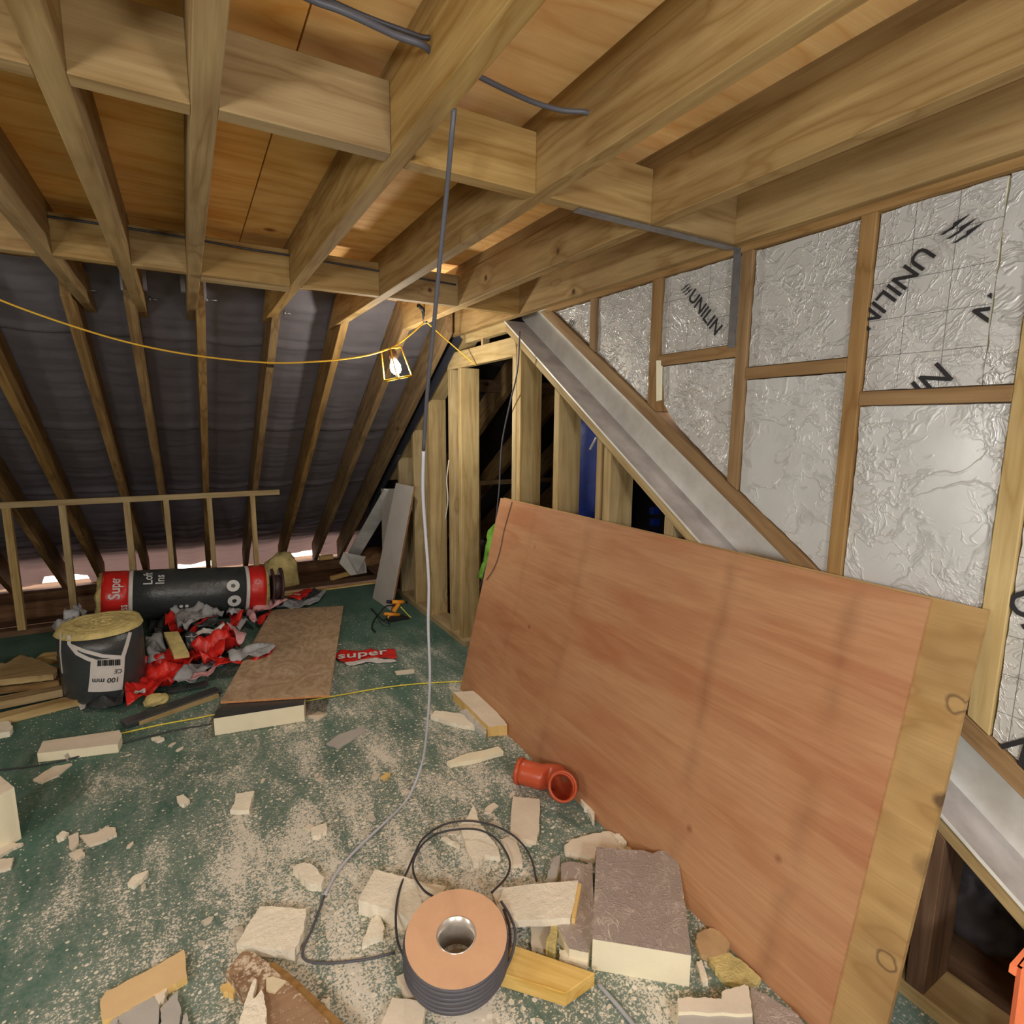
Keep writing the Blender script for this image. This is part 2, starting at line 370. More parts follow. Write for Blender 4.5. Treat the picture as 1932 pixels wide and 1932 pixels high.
M_MDF = flat('white_faced_board', c3(202, 198, 192), .7, var=.1, scale=5)
M_MDFE = flat('chipboard_edge', c3(150, 108, 74), .9, var=.3, scale=60)
M_BLACK = flat('black_plastic', c3(34, 34, 36), .45, var=.2)
M_ORANGE = flat('orange_plastic', c3(232, 150, 44), .4, var=.1)
M_HIVIS = flat('fluorescent_orange_plastic', c3(255, 140, 92), .5, var=.05)
M_BROWNP = flat('brown_plastic', c3(78, 58, 56), .35, var=.2)
M_PACK = flat('grey_painted_packer', c3(160, 154, 158), .7, var=.1)
M_INK = flat('black_ink', c3(34, 32, 34), .6)
M_WINK = flat('white_ink', c3(214, 216, 214), .6)
M_SAWN = flat('sawdust_crumb', c3(222, 208, 176), .9, var=.15)
M_ROUGHW = wood('weathered_plank_timber', c3(172, 144, 116), c3(134, 104, 80), c3(84, 58, 42), 8, vary=.05)
def dusty(m, k, scale=70.):
    t = m.node_tree; b = t.nodes['Principled BSDF']; g = G.__new__(G); g.m = m; g.t = t; g.b = b; src = b.inputs['Base Color'].links[0].from_socket
    v = g.coord(); f = g.math('MULTIPLY', g.ramp(g.math('ADD', g.math('MULTIPLY', g.noise(v, scale, 4, .7), .6), g.math('MULTIPLY', g.noise(v, 6., 4, .6), .4)), (.52, 0.), (.60, 1.)), k)
    g.i(b, 'Base Color', g.mix(f, src, c3(226, 214, 192)))
dusty(M_ROUGHW, .8); dusty(M_PLY, .22, 30.)
M_WALLP = flat('plain_wall_lining', c3(150, 142, 130), .9, var=.1, scale=3)
def glow(name, col, st):
    g = G(name); g.set(Base_Color=col, Emission_Color=col, Emission_Strength=st, Roughness=.3); return g.m
M_BULB = glow('lit_bulb', (1, .93, .72, 1), 40)

# ------------------------------------------------------------------ main dimensions
ZS = 2.234; ZD = 2.385; ZDK = 2.432; XW = 1.686; XB = XW+.145
S = .66
def zf(y): return 1.58 - S*(y-4.6)          # underside of the front rafters
def zr(y): return .68*y + .145                # underside of the raking rafter on the far side
TD = .26                                    # rafter depth measured upright

# ------------------------------------------------------------------ structure
mk('floor', [(-2.4, -1.6, 0), (XB, -1.6, 0), (XB, 5.55, 0), (-2.4, 5.55, 0), (-2.4, -1.6, -.02), (XB, -1.6, -.02), (XB, 5.55, -.02), (-2.4, 5.55, -.02)],
   [(0, 1, 2, 3), (7, 6, 5, 4), (0, 4, 5, 1), (1, 5, 6, 2), (2, 6, 7, 3), (3, 7, 4, 0)], M_FLOOR, origin=(0, 0, 0), kind='structure')
box('floor_eaves', -2.4, 5.2, 5.55, 7.6, -.14, -.10, M_OLD, origin=(0, 6, 0), kind='structure')
box('floor_side_attic', XB, 5.2, -1.6, 5.55, -.06, -.02, M_OLD, origin=(3, 3, 0), kind='structure')
# ceiling deck: plywood sheets with open joints between them
for i, (a, b) in enumerate(((-2.4, .268), (.272, 1.51), (1.514, 1.9))):
    for j, (c, d) in enumerate(((-1.6, .45), (.453, 1.68), (1.683, 3.74))):
        box('ceiling', a, b, c, d, ZDK, ZDK+.018, M_DECK, grain=(1, 0, 0), kind='structure')
box('wall_left', -2.45, -2.4, -1.65, 7.6, -.1, 2.5, M_WALLP, kind='structure')
box('wall_back', -2.45, 5.2, -1.65, -1.6, -.1, 2.5, M_WALLP, kind='structure')
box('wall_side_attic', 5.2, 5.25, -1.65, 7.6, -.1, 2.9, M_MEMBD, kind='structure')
# front roof slope membrane: sags and wrinkles between the rafters
RX = [-1.59, -1.18, -.865, -.465, -.205, .118, .502, .895, 1.29, 1.595]
def membrane(name, x0, x1, y0, y1, zfun, mat, nx, ny, amp, sign=1):
    vs = []; fs = []
    for j in range(ny+1):
        y = y0+(y1-y0)*j/ny
        for i in range(nx+1):
            x = x0+(x1-x0)*i/nx
            low = max(0, min(1, (y-y0)/(y1-y0)*3.6-2.5)) if sign > 0 else 0
            bay = min([abs(x-r) for r in RX]+[.2]) if x < 1.8 else .1
            sag = -.035*min(1, bay/.16)**.8*(.6+.4*noise.noise(Vector((x*.7, y*2.1, 0))))
            wr = amp*(1+5*low)*noise.noise(Vector((x*1.1+y*.4, y*14, 3)))+amp*(.8+3*low)*noise.noise(Vector((x*2.5, y*30, 8)))
            lap = .012*((y*1.02) % .85 > .80)
            drop = (.09 if int((x+5)/.4) % 3 else .0)*max(0, y-7.25)/.15 if sign > 0 else 0
            vs.append((x, y, zfun(y)+.02+(sag+wr*min(1, bay/.12)-lap)*1.0-drop))
    for j in range(ny):
        for i in range(nx):
            k = j*(nx+1)+i; fs.append((k, k+1, k+nx+2, k+nx+1))
    return mk(name, vs, fs, mat, smooth=True, kind='structure')
membrane('wall_front_roof_slope', -2.4, 1.84, 3.70, 7.40, lambda y: zf(y)+TD, M_MEMB, 130, 260, .008)
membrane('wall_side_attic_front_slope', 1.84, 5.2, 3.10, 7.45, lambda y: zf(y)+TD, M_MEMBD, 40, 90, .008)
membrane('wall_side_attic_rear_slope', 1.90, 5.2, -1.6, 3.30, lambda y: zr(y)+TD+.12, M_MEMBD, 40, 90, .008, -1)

M_COVER = flat('dark_shade_cover', c3(60, 58, 58), .9)
mk('ceiling_light_seal', [(-2.6, -1.8, ZDK+.03), (1.95, -1.8, ZDK+.03), (1.95, 3.9, ZDK+.03), (-2.6, 3.9, ZDK+.03), (-2.6, -1.8, ZDK+.06), (1.95, -1.8, ZDK+.06), (1.95, 3.9, ZDK+.06), (-2.6, 3.9, ZDK+.06)],
   [(0, 1, 2, 3), (7, 6, 5, 4), (0, 4, 5, 1), (1, 5, 6, 2), (2, 6, 7, 3), (3, 7, 4, 0)], M_COVER, kind='structure')  # added above the deck to darken its joints and seal out light
for nm, xa, xb, yend, ya in (('wall_roof_shade_cover', -2.6, 1.84, 7.06, 3.55), ('wall_side_attic_shade_cover', 1.84, 5.4, 7.6, 3.0)):  # added unseen covers; the first stops short so daylight glows near the eaves
    prism(nm, [(xa, ya, zf(ya)+TD+.10), (xa, yend, zf(yend)+TD+.10), (xa, yend, zf(yend)+TD+.13), (xa, ya, zf(ya)+TD+.13)], (xb-xa, 0, 0), M_COVER, kind='structure')
# ------------------------------------------------------------------ ceiling joists and noggings
JX = [('Z', -.430, -.383), ('A', -.189, -.139), ('B', .053, .101), ('C', .451, .499), ('D', .852, .900), ('E', 1.267, 1.317), ('F', 1.640, 1.688)]
JEND = dict(Z=4.05, A=4.03, B=3.98, C=3.83, D=3.87, E=4.03, F=3.90)
JLAB = dict(Z='ceiling joist nearest the left side of the photo, cut off by its edge', A='second ceiling joist from the left, slanting in from the top left corner',
            B='upright-looking ceiling joist, third from the left', C='wide ceiling joist that the hanging grey cable comes down beside',
            D='long ceiling joist with the hole the dark cable runs into', E='ceiling joist crossed by the middle of the flat metal strap',
            F='ceiling joist running along the top of the foil-lined wall')
for n, a, b in JX:
    e = JEND[n]; y0 = -1.55
    yz([(y0, ZS), (e, ZS), (e-.145/S, ZD), (y0, ZD)], a, b, 'ceiling_joist', M_JOIST, grain=(0, 1, 0), bev=.002,
       label=JLAB[n], cat='joist', group='timber ceiling joists')
    o = box('firring_strip', a+.002, b-.002, y0, 3.6, ZD, ZDK, M_JOIST, grain=(0, 1, 0),
            label='packing strip above the '+' '.join(JLAB[n].replace('ceiling joist', 'joist').split()[:11]), cat='batten', group='packing strips above the joists')
for a, lab in ((-1.03, 'ceiling joist out beyond the left edge of the photo'),):
    pass
def nog(a, b, y, lab, z0=ZS, z1=ZD, th=.047, grp='blocking pieces between the joists'):
    return box('joist_nogging', a, b, y, y+th, z0, z1, M_JOIST, grain=(1, 0, 0), bev=.002, label=lab, cat='timber block', group=grp)
r1 = ['between the two leftmost joists', 'between the second and third joists', 'left of the joist beside the hanging cable', 'just right of the hanging cable',
      'left of the joist crossed by the strap', 'with the metal strap under it by the foil wall']
ys = [1.35, 1.345, 1.335, 1.35, 1.35, 1.345]
for k in range(6):
    if k == 0: nog(JX[0][2], JX[1][1], ys[k], 'near row timber block '+r1[k])
    else: nog(JX[k][2], JX[k+1][1], ys[k], 'near row timber block '+r1[k])
r2 = ['between the two leftmost joists', 'between second and third joists', 'with a splintered lower edge beside the upright-looking joist', 'above and left of the caged lamp',
      'above the caged lamp', 'beside the top of the white steel channel']
nog(-2.3, JX[0][1], 2.75, 'far row timber block running off the left edge')
for k in range(6): nog(JX[k][2], JX[k+1][1], 2.745+.004*(k % 3), 'far row timber block '+r2[k])
nog(JX[2][2], JX[3][1], 2.795, 'spare timber piece fixed behind the far row with a low edge', ZS-.012, ZS+.05)
nog(-2.3, JX[0][1], 1.35, 'near row timber block cut off by the left edge')
# flat strap under the joists, turned down the cheek stud
st = empty('restraint_strap', (1.35, 1.375, ZS), 'long galvanised metal strap under two joists and down a stud', 'metal strap')
box('strap_run', 1.005, 1.70, 1.362, 1.392, ZS-.006, ZS-.002, M_STRAP, parent=st)
box('strap_leg', 1.680, 1.684, 1.350, 1.380, 1.90, ZS-.004, M_STRAP, parent=st)
# packers and through bolts where the joists meet the rafters
for i, (px, py) in enumerate(((137, 510), (270, 520), (345, 525), (383, 540), (518, 560), (657, 575), (232, 520))):
    p = PY(px, py, 3.62+.02*(i % 3))
    box('timber_packer', p.x-.014, p.x+.014, p.y-.02, p.y+.02, p.z-.075, p.z+.10, M_PACK,
        label='short grey packer '+['right of the leftmost joist end', 'right of the second joist end', 'left of the upright-looking joist end', 'right of the upright-looking joist end', 'at the joist end beside the knotty rafter', 'at the joist end left of the caged lamp', 'left of the second joist end'][i], cat='packer', group='grey packers at the joist ends')
for i, (px, py, q) in enumerate(((160, 547, 188), (283, 564, 302), (390, 565, 410), (537, 590, 549))):
    a = PY(px, py, 3.75); b = PY(q, py+2, 3.75)
    t = empty('roof_bolt', a, ['bright bolt beside the leftmost joist end', 'bright bolt beside the second joist end', 'bright bolt right of the upright-looking joist end', 'bright bolt beside the joist end left of the lamp'][i], 'bolt', 'bolts through the joist ends')
    tube('bolt_shank', [a, b], .005, M_STRAP, parent=t)
    lathe('bolt_head', [(-.006, .014), (.006, .014)], M_STRAP, a, (1, 0, 0), 6, parent=t)

# ------------------------------------------------------------------ front slope rafters
RLAB = ['rafter out at the left edge of the dark roof slope', 'faint rafter low at the left edge behind the short stud wall', 'leftmost full rafter, leaning in from the left edge',
        'second rafter from the left, under the leftmost joist end', 'rafter with dark grain under the second joist end', 'rafter straight below the upright-looking joist',
        'strongly figured knotty rafter above the insulation roll end', 'rafter coming down right of the short stud wall', 'rafter passing behind the caged lamp', 'dark rafter beside the dark steel channel']
for x, lab in zip(RX, RLAB):
    yz([(3.60, zf(3.60)), (7.15, zf(7.15)), (7.15, zf(7.15)+TD), (3.60, zf(3.60)+TD)], x-.023, x+.023, 'rafter', M_RAFT, grain=(0, 1, -S), bev=.002,
       label=lab, cat='rafter', group='rafters of the dark front roof slope')
for i, x in enumerate((2.35, 2.95, 3.55, 4.15, 4.75)):
    yz([(3.62, zf(3.62)), (7.15, zf(7.15)), (7.15, zf(7.15)+TD-.01), (3.62, zf(3.62)+TD-.01)], x-.025, x+.025, 'rafter', M_RAFT, grain=(0, 1, -S),
       label=['nearest', 'second', 'third', 'fourth', 'farthest'][i]+' dim rafter from the doorway wall in the dark side attic', cat='rafter', group='rafters in the dark side attic')
# purlin wall in the side attic
box('attic_rail', 1.95, 5.1, 5.40, 5.44, .98, 1.03, M_RAFT, label='dim horizontal rail across the dark attic beyond the doorway', cat='rail')
for i in range(6):
    x = 2.2+.5*i
    box('attic_stud', x, x+.045, 5.40, 5.44, 0, .98, M_RAFT, label=['nearest', 'second', 'third', 'fourth', 'fifth', 'farthest'][i]+' short dim upright from the doorway wall under the dark attic rail', cat='stud', group='short uprights in the side attic')
box('attic_tie', 1.95, 4.9, 4.20, 4.25, 1.90, 2.0, M_OLD, label='dim tie beam high in the dark attic behind the doorway', cat='beam')

# ------------------------------------------------------------------ short stud wall under the front slope
def dy(px, py): return PY(px, py, 5.44)
box('wall_plate', -2.35, .70, 5.40, 5.44, .99, 1.035, M_STUD, label='long horizontal rail on top of the short stud wall', cat='rail')
box('sole_plate', -2.35, .62, 5.42, 5.52, 0, .045, M_OLD, label='bottom rail of the short stud wall lying on the floor edge', cat='rail')
DS = [(-1.215, .05, 'dwarf wall stud nearest the left edge'), (-.885, .045, 'dwarf wall stud left of the standing insulation roll'), (-.475, .045, 'dwarf wall stud behind the red end of the lying roll'),
      (-.200, .04, 'dwarf wall stud behind the left half of the lying roll'), (.115, .04, 'dwarf wall stud behind the middle of the lying roll'), (.455, .04, 'dwarf wall stud at the red right end of the lying roll')]
for x, w, lab in DS:
    box('short_stud', x, x+w, 5.40, 5.45, .045, .99, M_STUD, bev=.002, label=lab, cat='stud', group='studs of the short wall')

# eaves timbers behind the floor edge
box('floor_edge_strip', .62, 1.80, 5.53, 5.58, -.02, .012, M_OFFCUT, label='pale sawn edge strip where the green floor stops', cat='strip')
box('eaves_joist', -2.3, 1.8, 5.62, 5.80, -.10, .02, M_OLD, label='brown timber lying along the eaves behind the floor edge', cat='beam')
box('eaves_plate', -2.3, 1.8, 6.75, 6.87, -.10, .0, M_OLD, label='old wall plate at the very bottom of the dark roof slope', cat='beam')
box('eaves_plank', -2.3, -.5, 5.9, 5.95, -.10, .13, M_OLD, label='dark plank on edge behind the left of the short stud wall', cat='plank')
beam('timber_offcut', PZ(625, 1091, .04), PZ(665, 1080, .04), .04, .04, M_OFFCUT, label='small pale block lying on the eaves timber by the steel foot', cat='timber offcut')
beam('timber_offcut', PZ(602, 1053, .1), PZ(628, 1050, .1), .04, .05, M_OFFCUT, label='small pale block in the far eaves left of the steel foot', cat='timber offcut')

# ------------------------------------------------------------------ stud wall with the doorway (x = XW)
def stud(y, ztop, lab, w=.047, z0=.045, cut='f', d=.145, mat=M_STUD, grp='uprights of the doorway wall'):
    f = zf if cut == 'f' else zr
    t0, t1 = (ztop, ztop) if ztop else (f(y)-.002, f(y-w)-.002)
    return yz([(y, z0), (y, t0), (y-w, t1), (y-w, z0)], XW, XW+d, 'wall_stud', mat, grain=(0, 0, 1), bev=.002, label=lab, cat='stud', group=grp)
stud(5.03, None, 'shortest upright, behind the leaning white board')
stud(4.64, None, 'upright just left of the hanging cable')
stud(4.27, None, 'broad-faced upright just right of the hanging cable')
stud(3.845, 2.02, 'brightly lit door post on the left of the dark doorway')
stud(3.67, 2.02, 'thinner darker post right behind the left door post')
stud(2.906, 2.03, 'door post on the right of the doorway, left half of the pair')
stud(2.855, None, 'door post on the right of the doorway, right half of the pair', cut='r')
stud(2.465, None, 'upright left of the blue plastic drum', cut='r')
stud(2.10, None, 'thin greenish upright right of the blue plastic drum', w=.03, cut='r')
stud(2.045, None, 'upright under the middle of the white steel channel', cut='r')
stud(1.645, None, 'short upright just above the leaning board under the channel', cut='r')
stud(.62, None, 'dim upright under the low end of the steel channel by the right edge', cut='r', mat=M_OLD)
yz([(3.86, 2.02), (2.86, 2.025), (2.88, 2.135), (3.80, 2.135)], XW, XW+.045, 'door_header', M_STUD, grain=(0, 1, 0), bev=.002, label='bright horizontal timber over the doorway with nail holes', cat='beam')
yz([(3.55, 2.175), (2.98, 2.175), (2.98, ZS), (3.55, ZS)], XW-.002, XW+.045, 'head_plate', M_STUD, grain=(0, 1, 0), bev=.002, label='short timber under the ceiling joist just above the door header', cat='beam')
box('cripple_stud', XW, XW+.045, 3.28, 3.31, 2.135, 2.175, M_STUD, grain=(0, 0, 1), label='tiny upright between door header and ceiling', cat='stud')
yz([(6.6, 0.0), (5.10, 0.0), (5.10, .045), (6.6, .045)], XW, XB, 'sole_plate', M_OLD, grain=(0, 1, 0), label='far piece of bottom rail in the corner by the roof slope', cat='rail')
yz([(5.10, 0.), (3.56, 0.), (3.56, .045), (5.10, .045)], XW-.01, XB, 'sole_plate', M_STUD, grain=(0, 1, 0), bev=.002, label='bottom rail under the uprights left of the doorway', cat='rail')
yz([(2.92, 0.), (.4, 0.), (.4, .045), (2.92, .045)], XW, XB, 'sole_plate', M_STUD, grain=(0, 1, 0), label='bottom rail hidden behind the big leaning board', cat='rail')
# raking timbers over the studs
yz([(5.35, zf(5.35)), (3.62, zf(3.62)), (3.62, zf(3.62)+.05), (5.35, zf(5.35)+.05)], XW, XB, 'raking_plate', M_STUD, grain=(0, 1, -S), bev=.002, label='slanting timber on top of the uprights left of the doorway', cat='beam')
yz([(3.02, zr(3.02)), (.1, zr(.1)), (.1, zr(.1)+.05), (3.02, zr(3.02)+.05)], XW, XB, 'raking_plate', M_STUD, grain=(0, 1, S), bev=.002, label='narrow slanting timber along the underside of the white steel channel', cat='beam')
# white steel channel on the rake
sc_ = empty('steel_channel', (XW, 1.5, zr(1.5)+.036), 'big pale galvanised steel channel slanting down from the ceiling', 'steel beam')
Y1, Y0 = 3.05, .1
def rk(lo, hi, x0, x1, nm, mat, y1=Y1): return yz([(y1, zr(y1)+lo), (Y0, zr(Y0)+lo), (Y0, zr(Y0)+hi), (y1, zr(y1)+hi)], x0, x1, nm, mat, grain=(0, 1, S), parent=sc_)
rk(.051, .057, XW-.004, XW+.150, 'lower_flange', M_GALVSHADE, 3.0)
zt_ = ZS+.12
yz([(3.04, zr(3.04)+.057), (Y0, zr(Y0)+.057), (Y0, zr(Y0)+.36), ((zt_-.36-.145)/.68, zt_), (3.04, zt_)], XW+.142, XW+.150, 'web', M_GALV, grain=(0, 1, S), parent=sc_)
rk(.051, .060, XW-.008, XW-.004, 'flange_lip', M_GALV, 3.0)
yz([(2.62, zr(2.62)+.302), (.1, zr(.1)+.302), (.1, zr(.1)+.365), (2.53, zr(2.53)+.365)], XW, XB-.04, 'raking_rafter', M_BATTEN, grain=(0, 1, S), bev=.002,
   label='slanting timber between the steel channel and the foil wall', cat='beam')
# dark steel channel on the front slope side
dc = empty('steel_channel', (1.62, 4.6, zf(4.6)), 'dark steel channel slanting down left of the doorway wall', 'steel beam')
def fk(lo, hi, x0, x1, nm, mat, ya=3.70, yb=6.0):
    return yz([(ya, zf(ya)+lo), (yb, zf(yb)+lo), (yb, zf(yb)+hi), (ya, zf(ya)+hi)], x0, x1, nm, mat, grain=(0, 1, -S), parent=dc)
fk(-.03, .17, XW-.010, XW-.003, 'web', M_DSTEEL, 3.62); fk(-.036, -.03, XW-.045, XW-.003, 'lower_flange', M_DSTEEL, 4.9)
beam('lit_flange_run', PX(738, 925, 1.66), PY(664, 1052, 6.35), .012, .14, M_GALV, up=(-.5, -.6, .6), label='lower run of the dark channel flange, its lit tone put into a pale colour', cat='steel beam')  # same channel's lower flange; pale steel colour stands in for light on it
ft = empty('steel_bracket', PZ(665, 1088, .0), 'bright folded steel foot at the eaves corner', 'steel bracket')
A = [PY(648, 1042, 6.0), PY(672, 1084, 5.85), PY(640, 1062, 6.0), PY(662, 1086, 5.82), PY(690, 1050, 6.15), PY(692, 1080, 6.05)]
prism('foot_flange', [A[0], A[1], A[3], A[2]], (.01, .012, .004), M_GALV, parent=ft)
prism('foot_plate', [A[0], A[4], A[5], A[1]], (.0, .01, -.008), M_GALV, parent=ft)

# ------------------------------------------------------------------ foil-lined cheek wall on the right
CH = [(2.160, .045, 'slim stud between the first two foil boards near the steel channel'), (1.750, .052, 'stud left of the foil board with the small dark lettering'),
      (1.328, .045, 'stud the metal strap is turned down onto'), (.937, .044, 'reddish stud left of the large diagonal lettering'), (.540, .050, 'stud at the right edge of the photo above the leaning board')]
def chz(y): return zr(y)+.366
for y, w, lab in CH:
    yz([(y+w/2, chz(y+w/2)+.002), (y+w/2, ZS-.003), (y-w/2, ZS-.003), (y-w/2, chz(y-w/2)+.002)], XW, XW+.09, 'cheek_stud', M_STUD if y < .6 else M_BATTEN, grain=(0, 0, 1), bev=.002, label=lab, cat='stud', group='studs of the foil-lined wall')
yz([(.16, 0.6), (.16, ZS-.003), (.11, ZS-.003), (.11, .6)], XW, XW+.09, 'cheek_stud', M_BATTEN, grain=(0, 0, 1), label='foil wall stud out of sight beyond the right edge', cat='stud', group='studs of the foil-lined wall')
yz([(2.55, ZS-.022), (-.2, ZS-.022), (-.2, ZS), (2.55, ZS)], XW-.006, XW+.05, 'top_batten', M_BATTEN, grain=(0, 1, 0), label='thin timber batten along the top of the foil wall', cat='batten')
for y1, y0, z0, z1, lab in ((1.724, 1.3505, 1.868, 1.911, 'short rail below the small dark lettering'), (1.3055, .959, 1.788, 1.827, 'short rail between two plain foil boards left of the reddish stud'),
                            (.915, .565, 1.688, 1.727, 'rail below the large diagonal lettering')):
    box('cheek_rail', XW, XW+.07, y0, y1, z0, z1, M_BATTEN, grain=(0, 1, 0), bev=.002, label=lab, cat='rail', group='rails of the foil-lined wall')
XF = XW+.014
def letters(parent, txt, p, d, up, size, mat=M_INK, nm='lettering', nrm=None, bold=.012, shear=0, align='LEFT'):
    cu = bpy.data.curves.new(nm, 'FONT'); cu.body = txt; cu.size = size; cu.offset = bold*size; cu.extrude = .0004; cu.align_x = align; cu.resolution_u = 3
    tmp = bpy.data.objects.new('tmp_text', cu); COL.objects.link(tmp); bpy.context.view_layer.update()
    me = bpy.data.meshes.new_from_object(tmp.evaluated_get(bpy.context.evaluated_depsgraph_get())); bpy.data.objects.remove(tmp)
    me.materials.clear(); me.materials.append(mat)
    o = bpy.data.objects.new(nm, me); d = Vector(d).normalized(); up = Vector(up); n = d.cross(up).normalized(); up = n.cross(d)
    place(o, Matrix(((d.x, up.x, n.x, p[0]), (d.y, up.y, n.y, p[1]), (d.z, up.z, n.z, p[2]), (0, 0, 0, 1))), parent); return o
def strokes(parent, p, d, up, size, nm='printed_emblem'):
    """three jagged leaf strokes beside the lettering"""
    d = Vector(d).normalized(); n = d.cross(Vector(up)).normalized(); up = n.cross(d); vs = []; fs = []
    for k in range(3):
        # each: a zig-zag blade standing on the up axis, split into two bands
        y0 = k*.34
        for band in ([(0, y0+.0), (.42, y0+.16), (.52, y0+.30), (.10, y0+.13)], [(.36, y0+.26), (.58, y0+.12), (1.12, y0+.42), (.72, y0+.34)]):
            b = len(vs)
            for x, y in band: vs.append(Vector(p)+d*(x*size)+up*(y*size)+n*.0006)
            fs.append((b, b+1, b+2, b+3))
    me = mk(nm, vs, fs, M_INK, grain=d, zax=n, parent=parent)
    m = me.modifiers.new('ink', 'SOLIDIFY'); m.thickness = .0006; return me
def foil(pts, mat, lab, x=XF, smooth=False, grp=None):
    """board with a foil face on a foam core; pts are (y,z)"""
    t = empty('foil_insulation_board', (x, pts[0][0], pts[0][1]), lab, 'insulation board', 'foil-faced boards between the cheek studs')
    yz(pts, x+.002, x+.06, 'foam_core', M_FOAMCUT, grain=(0, 1, 0), parent=t)
    # face with slightly puckered rim
    o = sheet_yz(pts, x, mat, t); return t
def sheet_yz(pts, x, mat, t):
    n = len(pts); cy = sum(p[0] for p in pts)/n; cz = sum(p[1] for p in pts)/n
    P = []
    for i in range(n):
        a = pts[i]; b = pts[(i+1) % n]; L = math.hypot(b[0]-a[0], b[1]-a[1]); m = max(1, int(L/.03))
        for k in range(m):
            f = k/m; P.append(Vector((a[0]+(b[0]-a[0])*f+random.uniform(-.002, .002), a[1]+(b[1]-a[1])*f+random.uniform(-.002, .002))))
    nb = len(P); ins = []
    y = min(p.x for p in P)
    def inside(q):
        c = False; j = nb-1
        for i in range(nb):
            if (P[i].y > q.y) != (P[j].y > q.y) and q.x < (P[j].x-P[i].x)*(q.y-P[i].y)/(P[j].y-P[i].y)+P[i].x: c = not c
            j = i
        return c
    st = .022; yy = min(p.x for p in P)+st
    while yy < max(p.x for p in P):
        zz = min(p.y for p in P)+st
        while zz < max(p.y for p in P):
            q = Vector((yy, zz))
            if inside(q): ins.append(q)
            zz += st
        yy += st
    v2, e2, f2 = delaunay_2d_cdt(P+ins, [], [list(range(nb))], 1, 1e-6)[:3]
    vs = [Vector((x-.004*noise.noise(Vector((v.x*9, v.y*9, cy*7)))-.002, v.x, v.y)) for v in v2]
    return mk('foil_face', vs, [tuple(f) for f in f2], mat, grain=(0, -1, 0), zax=(-1, 0, 0), parent=t, smooth=True)
G_ = .004
def bay(i, j):  # y limits between studs i and j
    return CH[i][0]-CH[i][1]/2-G_, CH[j][0]+CH[j][1]/2+G_
top = ZS-.026
b0 = 2.183+G_
T0 = foil([(2.55, chz(2.55)+.004), (2.50, top), (b0, top), (b0, chz(b0)+.004)], M_FOILG, 'small triangular foil board at the very top of the steel channel')
a, b = bay(0, 1)
T1 = foil([(a, chz(a)+.004), (a, top), (b, top), (b, chz(b)+.004)], M_FOIL, 'tall crinkled foil board left of the small dark lettering')
a, b = bay(1, 2)
T2 = foil([(a, 1.915), (a, top), (b, top), (b, 1.915)], M_FOILG, 'foil board with small dark lettering in its upper bay')
T3 = foil([(a-.03, 1.72), (a-.012, 1.865), (b, 1.865), (b, chz(b)+.004), (a-.1, chz(a-.1)+.02), (a-.03, chz(a)+.03)], M_FOIL, 'heavily crumpled foil board right of the steel channel')
a, b = bay(2, 3)
T4 = foil([(a, 1.831), (a, top), (b, top), (b, 1.831)], M_FOIL, 'crinkled plain foil board left of the reddish stud, upper one')
T5 = foil([(a, chz(a)+.004), (a, 1.784), (b, 1.784), (b, chz(b)+.004)], M_FOILS, 'smoother tall foil board left of the reddish stud, lower one')
a, b = bay(3, 4)
T6 = foil([(a, 1.731), (a, top), (.632, top), (.632, 1.731)], M_FOILG, 'foil board with the large diagonal dark lettering')
T6b = foil([(.628, 1.731), (.628, top), (b, top), (b, 1.731)], M_FOIL, 'narrow foil strip right of the large diagonal lettering')
T7 = foil([(a, chz(a)+.004), (a, 1.684), (b, 1.684), (b, chz(b)+.004)], M_FOILS, 'big bright foil board above the top edge of the leaning board')
a = CH[4][0]-CH[4][1]/2-G_; b = .16+G_
T8 = foil([(a, chz(a)+.004), (a, top), (b, top), (b, chz(b)+.004)], M_FOILG, 'printed foil board at the right edge past the last stud')
prism('foam_sliver', [PX(1238, 680, XW-.001), PX(1247, 680, XW-.001), PX(1246, 755, XW-.001), PX(1238, 757, XW-.001)], (.01, 0, 0), M_FOAMCUT, label='thin cream foam sliver sticking out beside a cheek stud', cat='foam piece')
N_ = (-1, 0, 0)
def dirpx(p, q, x=XF-.008):
    return (PX(*q, x)-PX(*p, x)), PX(*p, x)
def word(parent, txt, p, q, size, shift=0.):
    """p baseline start, q baseline end in the photo, lying on the foil"""
    d, o = dirpx(p, q); up = Vector(N_).cross(d).normalized()
    letters(parent, txt, o+up*shift, d, up, size); return d, up, o
d, up, o = word(T2, 'UNILIN', (1297, 562), (1350, 636), .066)
strokes(T2, PX(1284, 548, XF-.008), -up*-1, -d*-1, .040)
dN, upN, o = word(T6, 'UNILIN', (1741, 461), (1640, 578), .071)
strokes(T6, PX(1772, 444, XF-.008), -dN, upN, .060)
d, up, o = dirpx((1738, 741), (1791, 700))[0], None, PX(1742, 757, XF-.008)
letters(T6, 'IN', o, d, Vector(N_).cross(d), .085)
frag = letters(T6, 'N', PX(1866, 556, XF-.008)-dN*.055, dN, upN, .078)
bm = bmesh.new(); bm.from_mesh(frag.data); Mi_ = WM[frag.name].inverted()      # the board joint cuts this letter off
bmesh.ops.bisect_plane(bm, geom=list(bm.verts)+list(bm.edges)+list(bm.faces), plane_co=Mi_ @ Vector((XF, .632, 2)), plane_no=Mi_.to_3x3() @ Vector((0, -1, 0)), clear_outer=True)
bm.to_mesh(frag.data); bm.free()
strokes(T0, PX(1071, 613, XF-.006), (PX(1080, 590, XF)-PX(1071, 613, XF)), (PX(1085, 620, XF)-PX(1071, 613, XF)), .04)
